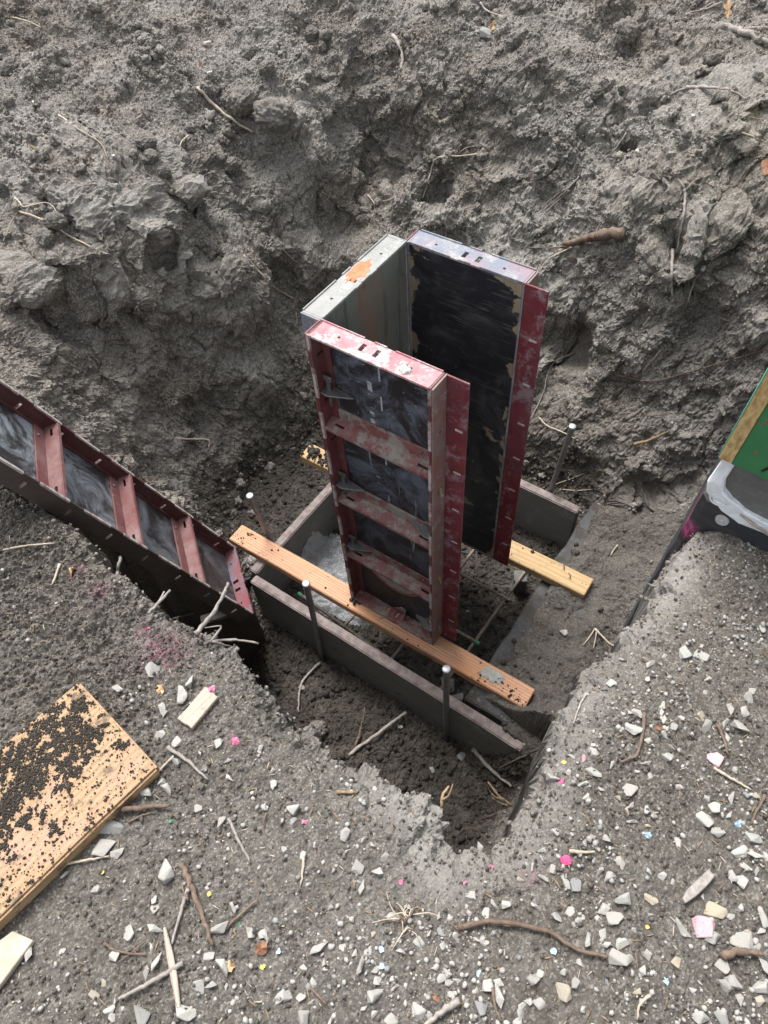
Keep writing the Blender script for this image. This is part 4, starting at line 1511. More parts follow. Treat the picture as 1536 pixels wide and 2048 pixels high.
def stick(name, label, cat, mat, lines, r, free=None, taper=.55, group=None, knob=.12):
    """lines: list of pixel polylines; the first is the stem, others are side shoots (parts)"""
    rng = np.random.default_rng(len(label) * 131 + int(lines[0][0][0]))
    root = None
    for li, ln_ in enumerate(lines):
        L2 = sum(math.dist(ln_[i], ln_[i + 1]) for i in range(len(ln_) - 1))
        n = int(np.clip(L2 / 7, 6, 26))
        px = smooth_line(ln_, n)
        dirs = [ray(*p) for p in px]
        if free is not None:
            t0, t1 = free
            dist = np.linspace(t0, t1, n)
        else:
            dist = []
            for p, d in zip(px, dirs):
                h_, _ = hit(*p)
                dist.append(np.dot(h_ - CAM, CR[2]))
            dist = np.array(dist)
            sm_ = np.convolve(np.pad(dist, 3, 'edge'), np.ones(7) / 7, 'valid')
            dist = np.minimum(dist, np.minimum(sm_, dist)) * .5 + .5 * sm_
            dist = np.minimum(dist, sm_ + .01) - r * 1.3 - .002
        pts = [CAM + d * t_ for d, t_ in zip(dirs, dist)]
        rr = r * (1 if li == 0 else .6)
        pts = [p + rng.normal(size=3) * rr * .16 for p in pts]
        rad = [max(.0006, rr * (1 - (1 - taper) * k / (n - 1)) * (1 + knob * rng.normal())) for k in range(n)]
        b = MB()
        c0 = pts[0] if root is None else np.array(root.location)
        b.tube([p - c0 for p in pts], rad, 7 if rr > .002 else 5)
        o = b.obj(name if root is None else 'side_shoot', mat, root, True)
        if root is None:
            o.location = c0
            root = o
    return tag(root, label, cat, group)


def Z1(x, y):
    return (x / 2, y / 2)


ROOTS = 'roots and twigs on the dug soil'
LIST = [
    ('p', [[(395, 175), (430, 212), (475, 245), (507, 264)]], .0075, 'thick pale root lying straight across the upper left bank'),
    ('p', [[(117, 230), (140, 245), (162, 262), (200, 285), (215, 317)]], .0035, 'thin pale root curving down on the spoil at the upper left'),
    ('p', [[(37, 422), (90, 442), (140, 472), (185, 495)], [(37, 420), (20, 450), (7, 482)]], .0042, 'long straight pale root on the left bank with a side strand to the image edge'),
    ('p', [[(30, 395), (40, 406), (50, 414), (95, 405), (118, 430)]], .0035, 'hooked pale root above the long straight root at the left edge'),
    ('p', [[(487, 510), (520, 545), (550, 575), (587, 597)]], .0050, 'pale root slanting down left of the grey-green panel'),
    ('p', [[(377, 270), (362, 285), (357, 310)]], .0028, 'short bent rootlet below the thick pale root'),
    ('p', [[(65, 202), (76, 217), (82, 232)]], .0035, 'short pale twig on the spoil near the upper left corner'),
    ('p', [[(92, 242), (88, 265), (77, 290)]], .0028, 'short upright rootlet left of the thin curving root'),
    ('t', [[(52, 282), (64, 292), (75, 302)]], .0065, 'small pale wood chip on the upper left spoil'),
    ('b', [[(670, 127), (695, 170), (705, 200)]], .0032, 'thin brown twig on the upper bank above the box'),
    ('p', [[(735, 390), (757, 420)]], .0028, 'short rootlet on the bank above the grey-green panel'),
    ('p', [[(560, 492), (577, 510), (595, 525)]], .0028, 'short curved rootlet right of the slanting pale root'),
    ('p', [[(25, 35), (55, 42), (82, 55)]], .0038, 'pale twig in the extreme upper left corner'),
    ('p', [[(592, 625), (594, 642), (587, 657)]], .0022, 'tiny curled rootlet just left of the box top corner'),
    ('g', [[(785, 70), (803, 95), (805, 120), (800, 140)]], .0095, 'thick curved grey stick on the spoil at the top centre'),
    ('g', [[(960, 5), (975, 22), (1013, 35)]], .0055, 'grey twig at the top edge beside the pale dry leaf'),
    ('p', [[(970, 307), (918, 312), (873, 317), (860, 350), (845, 397)], [(913, 310), (933, 295), (953, 292)]], .0042, 'right-angled pale root hanging on the bank above the black back panel'),
    ('g', [[(1160, 352), (1128, 385), (1080, 425)], [(1150, 366), (1110, 392), (1085, 412)], [(1138, 382), (1090, 425), (1075, 447)]], .0045, 'bundle of grey rootlets on the bank right above the box'),
    ('g', [[(1373, 175), (1418, 175), (1468, 180)], [(1462, 182), (1478, 190), (1495, 200)], [(1378, 176), (1355, 182), (1340, 190)]], .0072, 'pale forked stick lying level at the upper right'),
    ('b', [[(1058, 496), (1108, 495), (1158, 490), (1223, 487)]], .0050, 'dark twig lying along the underside of the broken log'),
    ('b', [[(1133, 515), (1198, 522), (1218, 535), (1245, 535)]], .0045, 'wavy brown twig below the broken log'),
    ('p', [[(1143, 495), (1098, 517), (1080, 540)]], .0030, 'pale rootlet running down from the broken log toward the box'),
    ('g', [[(1370, 377), (1368, 425), (1353, 505)], [(1372, 380), (1388, 362), (1400, 356)], [(1370, 379), (1360, 362), (1356, 357)]], .0055, 'long upright grey root with a frayed top on the right bank'),
    ('g', [[(1345, 500), (1343, 550), (1345, 595)]], .0065, 'thicker grey root stub below the long upright root'),
    ('p', [[(1403, 545), (1390, 560), (1375, 605)]], .0040, 'pale root hanging beside the grey root stub on the right bank'),
    ('b', [[(1393, 197), (1390, 215), (1383, 225)]], .0025, 'tiny dark rootlet below the pale forked stick'),
    ('g', [[(1253, 265), (1240, 285), (1223, 307)]], .0035, 'grey rootlet beside a crack in the right bank'),
    ('b', [[(883, 432), (833, 455), (813, 475)], [(852, 405), (858, 440), (862, 462)]], .0030, 'thin brown root arching just behind the box top'),
    ('p', [[(1483, 265), (1510, 275), (1536, 287)], [(1478, 230), (1510, 236), (1540, 240)]], .0032, 'pair of pale straws at the right edge of the bank'),
    ('g', [[(1443, 5), (1410, 18), (1372, 27)], [(1425, 5), (1400, 20), (1385, 26)]], .0050, 'grey twig pair at the top edge left of the oak leaf'),
    ('g', [[(1443, 50), (1490, 65), (1545, 90)], [(1480, 62), (1510, 55), (1545, 58)]], .0150, 'gnarled thick grey root below the oak leaf'),
    ('b', [[(1238, 751), (1304, 762), (1392, 740), (1545, 695)], [(1400, 738), (1412, 722), (1425, 706)]], .0052, 'long dark bent twig on the bank left of the green wall'),
    ('t', [[(1268, 888), (1300, 880), (1333, 865)]], .0080, 'broken tan twig sticking out of the bank above the footing'),
    ('b', [[(1292, 832), (1322, 830), (1353, 826)]], .0040, 'straight brown twig above the broken tan twig'),
    ('g', [[(1360, 866), (1325, 880), (1312, 895), (1297, 932)]], .0020, 'hair-thin root hanging over the hollow above the footing'),
    ('p', [[(1321, 700), (1305, 720), (1285, 743)]], .0032, 'pale straight rootlet above the long dark bent twig'),
    ('g', [[(1150, 705), (1112, 722), (1096, 745), (1085, 790), (1060, 840)]], .0040, 'long root arching along the right side of the black panel'),
    ('p', [[(1078, 835), (1095, 852), (1120, 862), (1165, 885)]], .0040, 'pale root crossing behind the far right stake'),
    ('p', [[(1107, 970), (1140, 958), (1173, 945)]], .0026, 'lower thin root at the base of the bank beside the far right stake'),
    ('p', [[(1126, 979), (1155, 981), (1186, 979)]], .0024, 'level thin root right of the far stake foot'),
    ('p', [[(1190, 1257), (1215, 1284), (1240, 1297)], [(1190, 1257), (1178, 1275), (1166, 1290)], [(1193, 1262), (1190, 1283), (1186, 1298)]], .0042, 'splayed grey rootlets on the dirt-covered footing'),
    ('b', [[(1243, 1213), (1250, 1225), (1256, 1235)]], .0020, 'tiny twig on the footing near the bank'),
    ('p', [[(1235, 1090), (1226, 1102), (1221, 1112)]], .0030, 'small pale splinter on the dirt-covered footing right of the yellow board'),
    ('g', [[(640, 1325), (608, 1358), (599, 1384), (597, 1425)]], .0055, 'bent grey root in front of the middle stake'),
    ('g', [[(244, 1090), (240, 1120), (235, 1158)]], .0085, 'stubby broken root poking up beside the dark gap under the leaning panel'),
    ('g', [[(388, 1227), (350, 1236), (321, 1245)]], .0040, 'root crossing the dark gap below the leaning panel'),
    ('p', [[(352, 877), (385, 878), (417, 880), (418, 895)]], .0055, 'pale hooked root on the lower left bank above the leaning panel'),
    ('p', [[(0, 1101), (50, 1092), (109, 1086)]], .0030, 'thin pale straw on the near bank at the left edge'),
    ('p', [[(120, 1128), (112, 1150), (103, 1170)]], .0035, 'short pale twig on the near bank below the leaning panel'),
    ('g', [[(945, 1498), (980, 1537), (1023, 1572)]], .0085, 'thick grey root lying in the pit below the right end of the form board'),
    ('b', [[(1086, 1494), (1047, 1513), (996, 1537)]], .0055, 'dark root crossing the broken right end of the form board'),
    ('b', [[(1012, 1619), (985, 1630), (955, 1640)]], .0035, 'brown root across the deepest notch of the pit rim'),
    ('b', [[(916, 1855), (936, 1851), (991, 1843), (1088, 1859), (1155, 1898), (1214, 1915)], [(985, 1843), (1010, 1850), (1040, 1853)]], .0075, 'long curved brown branch lying among the stones'),
    ('g', [[(918, 2000), (885, 2022), (850, 2050)]], .0062, 'pale grey stick at the bottom edge below the long branch'),
    ('b', [[(896, 1843), (920, 1862), (941, 1880)]], .0022, 'thin dark straw left of the long brown branch'),
    ('b', [[(365, 1724), (382, 1775), (409, 1841), (424, 1890)], [(380, 1765), (372, 1790), (376, 1800)]], .0085, 'thick split brown stick on the lower left ground'),
    ('g', [[(367, 1925), (300, 1965), (237, 1998)]], .0050, 'straight pale stick slanting under the flat splinter'),
    ('g', [[(457, 1636), (475, 1676), (500, 1724)]], .0038, 'pale twig standing out left of centre on the level ground'),
    ('g', [[(336, 1494), (380, 1526), (416, 1559)]], .0040, 'blue-grey twig beside the corner of the wide plank'),
    ('b', [[(246, 1618), (290, 1615), (340, 1610)]], .0085, 'short thick brown stick against the side of the wide plank'),
    ('b', [[(257, 1645), (285, 1630), (316, 1624)]], .0030, 'thin twig just below the short thick stick by the plank'),
    ('b', [[(515, 1800), (471, 1837), (449, 1862)]], .0042, 'dark slanting twig right of the split brown stick'),
    ('g', [[(376, 1778), (360, 1830), (343, 1888)]], .0038, 'thin pale twig crossing the split brown stick'),
    ('b', [[(208, 1886), (237, 1903), (292, 1910)], [(292, 1881), (260, 1908), (234, 1925)]], .0042, 'crossed brown twigs on the lower left ground'),
    ('p', [[(113, 1731), (164, 1722), (219, 1712)]], .0030, 'thin root running out from under the wide plank'),
    ('p', [[(347, 1512), (310, 1550), (248, 1614)]], .0026, 'long straw lying along the right corner of the wide plank'),
    ('b', [[(1290, 1425), (1284, 1472), (1272, 1511), (1241, 1523)]], .0055, 'crooked brown root between stones on the right ground'),
    ('b', [[(1434, 1448), (1448, 1480), (1456, 1511)]], .0050, 'dark twig between pale stones at the right'),
    ('p', [[(1428, 1536), (1465, 1558), (1502, 1579)]], .0032, 'pale straw below the large faintly pink stone at the right'),
    ('b', [[(1532, 1589), (1515, 1618), (1502, 1648)]], .0045, 'brown twig at the right edge among stones'),
    ('b', [[(1444, 1913), (1479, 1904), (1528, 1909)]], .0105, 'reddish brown root stub among the largest stones at the lower right'),
    ('p', [[(1139, 1702), (1165, 1704), (1190, 1704)]], .0036, 'short straight pale twig left of the bright pink stone'),
    ('g', [[(1174, 1386), (1158, 1415), (1147, 1448)]], .0030, 'thin grey root on the right bank of the pit'),
    ('p', [[(1300, 1990), (1280, 2010), (1275, 2040)]], .0030, 'small straw at the bottom edge right of centre'),
    ('b', [[(985, 1975), (990, 2010), (1002, 2045)]], .0045, 'brown twig at the bottom edge between stones'),
    ('p', [[(608, 1713), (605, 1745), (601, 1772)]], .0030, 'short tan straw on bare soil at the centre foreground'),
    ('t', [[(673, 1584), (695, 1585), (715, 1584)]], .0038, 'small flat orange-tan splinter below the pit rim'),
    ('b', [[(533, 1625), (528, 1640), (529, 1655)]], .0026, 'tiny upright brown straw left of the blocky pale stone'),
    ('b', [[(622, 1975), (640, 1995), (652, 2010)]], .0036, 'short red-brown twig at the lower centre'),
]
for mk, lines, r, label in LIST:
    cat = 'root' if 'root' in label and 'straw' not in label else ('straw' if 'straw' in label else ('splinter' if 'splinter' in label or 'chip' in label else 'twig'))
    nm = {'root': 'root', 'straw': 'straw', 'splinter': 'wood_splinter', 'twig': 'twig'}[cat]
    stick(nm, label, cat, TW[mk], lines, r * (.72 if mk == 'b' else 1.0), group=ROOTS, knob=.08)
# sticks that stand clear of the soil: depth runs from the anchored end to the free end
def dep(u, v):
    return float(np.dot(hit(u, v)[0] - CAM, CR[2]))
d_ = dep(697, 1516)
stick('root', 'thick broken root sticking out over the pit from the near rim', 'root', M_TWIGG, [[(697, 1511), (765, 1460), (812, 1425)]], .0072, (d_, d_ + .05), .8, ROOTS)
stick('root', 'thin forked root standing up beside the thick broken root', 'root', M_TWIGB, [[(710, 1493), (721, 1460), (730, 1415)], [(716, 1478), (722, 1470), (727, 1462)]], .0050, (d_ + .01, d_ + .06), .6, ROOTS)
d_ = dep(395, 1275)
stick('root', 'grey root rising from the near rim in front of the leaning panel foot', 'root', M_TWIGG, [[(392, 1268), (436, 1212), (456, 1165)]], .0058, (d_, d_ + .06), .6, ROOTS)
stick('root', 'branching root lying out over the rim below the leaning panel foot', 'root', M_TWIGG, [[(405, 1290), (422, 1283), (470, 1280), (517, 1287)], [(425, 1283), (450, 1290), (474, 1297)], [(420, 1284), (438, 1262), (440, 1252), (410, 1256)]], .0046, (d_ + .01, d_ + .07), .5, ROOTS)
d_ = dep(300, 1228)
stick('root', 'pair of roots poking into the dark gap from the near rim', 'root', M_TWIGG, [[(297, 1228), (320, 1203), (341, 1182)], [(300, 1222), (316, 1206), (329, 1184)]], .0052, (d_, d_ + .05), .6, ROOTS)
d_ = dep(884, 1618)
stick('root', 'pale broken root standing on the notch of the pit rim', 'root', M_TWIGT, [[(883, 1614), (885, 1591), (898, 1572)], [(884, 1600), (898, 1590), (905, 1568)]], .0036, (d_, d_ + .02), .6, ROOTS)
d_ = dep(1024, 1612)
stick('root', 'frayed rotten wood stub sticking out of the right wall of the notch', 'root', M_TWIGT, [[(1022, 1610), (995, 1588), (975, 1563)], [(1010, 1600), (988, 1592), (978, 1580)], [(1015, 1610), (1000, 1606), (984, 1594)]], .0042, (d_, d_ + .05), .45, ROOTS, .3)

# broken log in the right bank
pp = [(1248, 466), (1208, 468), (1180, 474), (1128, 490)]
log = stick('log', 'broken log with a torn tan end stuck in the bank right of the box', 'log', M_TWIGB, [pp], .024, None, .45, None, .08)
stick('splinter', 'torn tan wood strip on the broken log', 'splinter', M_TWIGT, [[(1215, 462), (1180, 474), (1130, 488)]], .013, None, .4, None, .2)
ground_plate('wood_chunk', 'weathered chunk of wood lying among stones on the right ground', 'wood chunk', [(1366, 1797), (1376, 1778), (1404, 1752), (1419, 1737), (1424, 1746), (1433, 1749), (1416, 1770), (1392, 1793), (1371, 1807)], .016, .020, M_TWIGG)
ground_plate('wood_splinter', 'long flat pointed wood splinter on the lower left ground', 'splinter', [(325, 1855), (331, 1853), (345, 1905), (353, 1945), (361, 2016), (353, 2017), (342, 1965), (333, 1915)], .010, .006, M_WOODOLD)
# tuft of dead grass roots
root = empty('grass_tuft', tuple(hit(812, 1845)[0]), 'dried tuft of grass roots spread on the soil left of the long branch', 'grass tuft')
rng = np.random.default_rng(5)
for k in range(22):
    a = rng.uniform(0, 2 * math.pi)
    Lp = rng.uniform(18, 62)
    u0, v0 = 815 + rng.normal() * 10, 1842 + rng.normal() * 10
    ln_ = smooth_line([(u0, v0), (u0 + .5 * Lp * math.cos(a) + rng.normal() * 5, v0 + .5 * Lp * math.sin(a) + rng.normal() * 5), (u0 + Lp * math.cos(a), v0 + Lp * math.sin(a))], 7)
    b = MB()
    hh = [hit(*p)[0] for p in ln_]
    b.tube([h_ + np.array([0, 0, .003 + .006 * math.sin(i / 6 * 3.1)]) - np.array(root.location) for i, h_ in enumerate(hh)], np.linspace(.0014, .0006, 7), 4)
    b.obj('strand', M_TWIGP if k % 3 else M_TWIGB, root, True)


def leaf(name, label, u, v, size, mat, rotz, lobes):
    p, nr = hit(u, v)
    n = 40
    b = MB()
    ring = []
    for k in range(n):
        g = 2 * math.pi * k / n
        r_ = size * (.50 + .50 * abs(math.cos(g))) * (1 + (.28 * math.cos(lobes * g) if lobes else 0))
        x_, y_ = r_ * math.cos(g), r_ * .62 * math.sin(g)
        ring.append((x_, y_, .25 * size * (abs(y_) / size) + .10 * size * math.sin(x_ / size * 3)))
    vs = ring + [(0, 0, -.02 * size)] + [(x_, y_, z_ - .0008) for x_, y_, z_ in ring] + [(0, 0, -.02 * size - .0008)]
    b.add(vs, [(k, (k + 1) % n, n) for k in range(n)] + [((k + 1) % n + n + 1, k + n + 1, 2 * n + 1) for k in range(n)] + [(k, k + n + 1, (k + 1) % n + n + 1, (k + 1) % n) for k in range(n)])
    o = b.obj('leaf_blade', mat)
    root = empty(name, tuple(p + nr * .008), label, 'leaf')
    root.rotation_euler = (Vector(nr).to_track_quat('Z', 'X').to_matrix() @ Matrix.Rotation(rotz, 3, 'Z')).to_euler()
    o.parent = root
    b = MB()
    b.tube([(-size * .8, 0, .1 * size), (-size * 1.15, .04 * size, .25 * size), (-size * 1.4, .1 * size, .2 * size)], [.0016, .0013, .001], 5)
    b.obj('leaf_stalk', M_TWIGB, root, True)


leaf('dry_leaf', 'tan lobed oak leaf on the spoil at the upper right corner', 1458, 20, .036, M_LEAF, .5, 6)
leaf('dry_leaf', 'pale narrow dry leaf on the spoil at the top', 984, 52, .030, M_LEAF, 1.9, 0)
leaf('dry_leaf', 'rust-striped leaf on the bank at the right edge', 1532, 337, .032, M_LEAFR, .9, 0)
leaf('dry_leaf', 'small red-brown leaf on the spoil at the upper left', 402, 129, .012, M_LEAFR, .2, 0)

# ------------------------------------------------------------------ STONES
def hull_mesh(k, kind):
    rng = np.random.default_rng(100 + k)
    bm = bmesh.new()
    sc = {'blocky': (1, .86, .74), 'flat': (1, .78, .42), 'wedge': (1, .66, .6), 'rounded': (1, .88, .72)}[kind]
    n = {'blocky': 10, 'flat': 12, 'wedge': 8, 'rounded': 26}[kind]
    for i in range(n):
        v = rng.normal(size=3)
        v /= np.linalg.norm(v)
        if kind == 'blocky':
            v = np.sign(v) * np.abs(v) ** .55
            v /= max(1.0, np.linalg.norm(v) / 1.08)
        if kind == 'wedge' and v[0] > .2:
            v[1:] *= .55
        bm.verts.new(v * np.array(sc) * rng.uniform(.86, 1.06))
    r = bmesh.ops.convex_hull(bm, input=bm.verts[:])
    bmesh.ops.delete(bm, geom=[v for v in bm.verts if not v.link_faces], context='VERTS')
    bmesh.ops.dissolve_limit(bm, angle_limit=.30, verts=bm.verts[:], edges=bm.edges[:])
    bmesh.ops.bevel(bm, geom=bm.edges[:], offset=.045 if kind != 'rounded' else .09, segments=2, affect='EDGES', clamp_overlap=True)
    bmesh.ops.triangulate(bm, faces=bm.faces[:])
    bmesh.ops.subdivide_edges(bm, edges=bm.edges[:], cuts=1)
    for v in bm.verts:
        q_ = np.array([v.co[:]])
        v.co += Vector(perlin(np.concatenate([q_ * 2.5, q_ * 2.5 + 9, q_ * 2.5 + 19]), k)) * .035
    me = bpy.data.meshes.new('stone')
    bm.to_mesh(me)
    bm.free()
    return me


KINDS = ('blocky', 'wedge', 'flat', 'blocky', 'wedge', 'flat')
HULLS = {(kd, mt): [] for kd in set(KINDS) for mt in STONES}
for k in range(18):
    kd = KINDS[k % 6]
    me0 = hull_mesh(k, kd)
    for mt in STONES:
        me = me0.copy()
        me.materials.append(STONES[mt])
        HULLS[kd, mt].append(me)

S4 = [(1110, 15, 65), (1190, 35, 65), (910, 45, 50, 't'), (935, 80, 55), (1000, 35, 35), (735, 170, 50), (915, 152, 30), (1185, 105, 25), (1230, 155, 30), (865, 330, 55), (850, 405, 70), (825, 320, 35), (1000, 285, 32),
      (1062, 280, 30), (992, 322, 42), (1005, 360, 50), (1052, 395, 35), (1090, 355, 32), (1010, 435, 40), (920, 460, 45), (1220, 395, 65), (1340, 315, 60), (1420, 310, 75), (1390, 390, 75), (1320, 380, 50), (1325, 450, 45), (1455, 210, 40),
      (1440, 250, 50), (1270, 565, 80, 'q'), (1300, 500, 40), (635, 535, 60, 'd'), (590, 560, 50, 'h'), (435, 655, 70, 'd'), (480, 678, 40, 'k'), (730, 585, 45), (910, 575, 50, 'd'), (1015, 555, 50), (640, 625, 70), (588, 690, 45), (550, 658, 28),
      (605, 750, 35), (680, 712, 35), (525, 545, 35), (640, 488, 24), (830, 715, 75, 'd'), (770, 762, 40, 't'), (825, 795, 50), (810, 828, 32, 't'), (840, 880, 45, 'd'), (910, 818, 40), (955, 848, 40, 'd'), (1080, 708, 40), (930, 648, 35), (1090, 515, 40, 'd'),
      (1220, 755, 35), (1355, 765, 60, 'd'), (1255, 810, 60), (1210, 870, 80), (1280, 925, 65), (1460, 950, 85), (1390, 1030, 75), (1470, 1060, 70), (1415, 1108, 45), (1520, 1060, 45), (1070, 985, 45), (445, 935, 45, 'd'), (635, 965, 40), (600, 985, 50, 'g'),
      (710, 965, 40, 'd'), (380, 1025, 38), (370, 1070, 40), (330, 1115, 38), (300, 1105, 30), (380, 1170, 50), (495, 1085, 60, 'k'), (435, 1125, 40, 'd'), (675, 1140, 40), (722, 1165, 60), (770, 1095, 65, 'd'), (500, 1190, 60, 'd'), (550, 1205, 55, 'g'), (790, 1270, 75),
      (940, 1275, 60, 't'), (920, 1135, 40), (685, 1330, 70), (740, 1375, 85, 'd'), (655, 1385, 40), (140, 1310, 60, 'd'), (195, 1310, 45), (100, 1355, 60), (20, 1260, 50), (350, 1315, 50), (455, 1365, 50), (520, 1340, 40), (555, 1390, 55, 'd'), (580, 1365, 35),
      (610, 1480, 70), (690, 1450, 50), (705, 1505, 45), (785, 1510, 65), (770, 1590, 90, 'd'), (830, 1580, 40), (920, 1565, 45, 'd'), (85, 1495, 40), (45, 1490, 40), (1260, 1335, 100, 't'), (1195, 1420, 100, 'h'), (1105, 1425, 85), (1265, 1475, 90), (1400, 1485, 110, 'd'),
      (1505, 1375, 85), (1495, 1440, 50), (1480, 1520, 40), (1345, 1155, 55), (1400, 1190, 65), (1470, 1135, 40), (1390, 1320, 35), (1300, 1620, 70, 'd'), (1355, 1700, 75, 'd'), (1310, 1725, 70, 'd'), (1515, 1640, 85), (1490, 1720, 75), (1395, 1790, 50, 'd'), (1145, 1740, 45),
      (1190, 1705, 30), (890, 1640, 45), (955, 1650, 30), (805, 1770, 30), (475, 1755, 90, 't'), (175, 1775, 110), (60, 1840, 70, 'g'), (105, 1720, 55), (160, 1705, 45), (40, 1745, 40), (310, 1805, 40), (360, 1810, 60, 'd'), (275, 1830, 45), (270, 1865, 55), (260, 1900, 45),
      (30, 1880, 45), (330, 1680, 60, 'd'), (575, 1600, 40, 'd'), (500, 1650, 50, 'd'), (550, 1700, 55, 'd'), (365, 1660, 40), (1200, 1890, 90), (1290, 1880, 80), (1490, 1800, 50, 't')]
S3 = [(220, 560, 85), (490, 690, 60), (585, 718, 35), (625, 740, 40, 'd'), (660, 880, 65), (550, 855, 66, 'd'), (580, 960, 60, 'd'), (690, 810, 45, 'd'), (270, 800, 40), (225, 625, 40, 'g'), (120, 432, 35), (640, 455, 30), (330, 475, 25), (50, 250, 40), (45, 285, 30), (80, 550, 38),
      (175, 765, 30), (815, 1060, 35), (735, 1110, 65), (410, 1060, 32), (885, 1075, 25), (1165, 765, 70, 'd'), (850, 710, 25), (1130, 1005, 45), (970, 1110, 40, 'd'), (1065, 1220, 55, 'd'), (865, 1240, 55), (990, 1260, 42), (770, 1295, 50), (605, 1290, 42), (535, 1300, 50), (475, 1265, 40),
      (520, 1258, 30), (360, 1280, 90, 'd'), (380, 1350, 40, 'd'), (565, 1360, 65, 'd'), (640, 1375, 50, 'd'), (655, 1435, 45), (330, 1445, 48), (980, 1430, 45), (1020, 1440, 45), (1060, 1430, 42), (1015, 1395, 45), (1035, 1500, 45), (640, 1525, 80), (860, 1580, 95), (910, 1620, 40),
      (640, 1605, 55), (585, 1580, 35), (725, 1640, 65), (410, 1645, 50), (155, 1510, 60), (195, 1510, 60), (150, 1545, 50), (265, 1635, 75, 'd'), (10, 1195, 45), (70, 1200, 50), (85, 1230, 35), (1120, 1085, 36)]
SL = [(840, 110, 70), (650, 210, 75), (720, 262, 60, 'd'), (1040, 180, 65), (990, 250, 90), (880, 325, 66), (900, 350, 56), (880, 470, 50), (965, 505, 50), (1195, 515, 45), (1255, 705, 50), (1250, 605, 40), (965, 615, 45), (885, 720, 45), (815, 790, 85), (905, 770, 85), (610, 985, 120, 'g'),
      (575, 1080, 120, 'd'), (640, 1110, 70, 'd'), (1085, 870, 45, 'd'), (1210, 945, 75, 'd'), (905, 1220, 95), (530, 1320, 50, 'd'), (360, 1230, 50, 'g'), (1200, 1510, 110, 'd'), (1275, 1410, 55), (845, 1370, 40), (850, 1420, 50, 'd'), (845, 1540, 90), (705, 1555, 80), (770, 1530, 35),
      (825, 1635, 55), (630, 1675, 55), (870, 1710, 80), (800, 1770, 60, 'd'), (1210, 1740, 100), (1090, 1655, 45), (1145, 1675, 55), (1160, 1835, 65), (1090, 1840, 75), (175, 1660, 100), (340, 1650, 35), (520, 1890, 55, 't'), (570, 1825, 40, 't'), (1020, 1965, 120), (780, 2020, 150), (605, 1965, 60),
      (620, 2010, 40), (630, 1920, 40), (1365, 1550, 65), (1440, 1570, 60), (1455, 865, 40), (1425, 545, 40), (1500, 745, 50), (1490, 660, 35), (1120, 645, 34), (1100, 565, 30)]
TONE = {'': 'pale', 't': 'tan', 'g': 'grey', 'd': 'dirty', 'k': 'pink', 'h': 'halfpink', 'q': 'halfpink'}
items = []
for lst, (ox, oy, kx) in ((S4, (936, 1300, 2.56)), (S3, (500, 1400, 2.56)), (SL, (0, 1300, 2.7375))):
    for it in lst:
        items.append((ox + it[0] / kx, oy + it[1] / kx, it[2] / kx, TONE[it[3] if len(it) > 3 else '']))
# a few more, as small and scattered as in the photo
rng = np.random.default_rng(77)
while len(items) < 296:
    u, v = rng.uniform(430, 1530), rng.uniform(1180, 2040)
    w_ = np.clip((u - 700) / 700, 0, 1) * .8 + np.clip((v - 1700) / 300, 0, 1) * .6
    if rng.random() > w_:
        continue
    h_, _ = hit(u, v)
    if h_[2] < .72 or (h_[0] < .95 and h_[1] > -.35) or any(math.hypot(u - i[0], v - i[1]) < (i[2] + 18) * .55 for i in items):
        continue
    items.append((u, v, rng.uniform(10, 19), rng.choice(['pale', 'pale', 'dirty', 'grey', 'tan'])))
LANDMARKS = [((240, 1480), 'the wide plank'), ((395, 1412), 'the flat wood offcut'), ((1065, 1858), 'the long curved branch'), ((1397, 1770), 'the weathered wood chunk'), ((395, 1805), 'the split brown stick'),
             ((342, 1935), 'the flat pointed splinter'), ((812, 1845), 'the dried grass tuft'), ((985, 1668), 'the deepest notch of the pit rim'), ((1440, 1110), 'the house corner'), ((1129, 1724), 'the bright pink stone'),
             ((1275, 1475), 'the crooked brown root'), ((1480, 1908), 'the reddish brown root stub'), ((885, 2025), 'the pale grey stick'), ((478, 1680), 'the pale standing twig'), ((1445, 1480), 'the dark twig between stones'), ((692, 1584), 'the small orange-tan splinter'), ((1165, 1703), 'the short straight pale twig')]
placed = []
SHAPE = {'blocky': 'blocky', 'wedge': 'pointed', 'flat': 'flat', 'rounded': 'rounded'}
TONEW = {'pale': 'pale', 'tan': 'tan-stained', 'grey': 'grey', 'dirty': 'dusty', 'pink': 'pink-sprayed', 'halfpink': 'partly pink-sprayed'}
for k, (u, v, s, tone) in enumerate(items):
    h_, nr = hit(u, v)
    dist = float(np.dot(h_ - CAM, CR[2]))
    r_ = s * .5 * dist / F_PX * 1.36
    kd = KINDS[int(rng.integers(0, 6))]
    ms = HULLS[kd, tone]
    o = bpy.data.objects.new('stone', ms[int(rng.integers(0, len(ms)))])
    C.objects.link(o)
    zc = {'blocky': .74, 'flat': .42, 'wedge': .6, 'rounded': .72}[kd]
    o.location = h_ + np.array([0, 0, 1]) * r_ * zc * rng.uniform(.20, .50)
    o.rotation_euler = (rng.normal() * .22, rng.normal() * .22, rng.uniform(0, 6.28))
    o.scale = (r_ * rng.uniform(1.0, 1.18), r_ * rng.uniform(.9, 1.1), r_ * rng.uniform(.9, 1.15))
    size = 'large' if s > 31 else ('mid-sized' if s > 20 else 'small')
    placed.append([o, u, v, s, size, TONEW[tone], SHAPE[kd]])


def rel(u, v, lm):
    dx, dy = u - lm[0], v - lm[1]
    if abs(dx) > abs(dy):
        return 'right of' if dx > 0 else 'left of'
    return 'below' if dy > 0 else 'above'


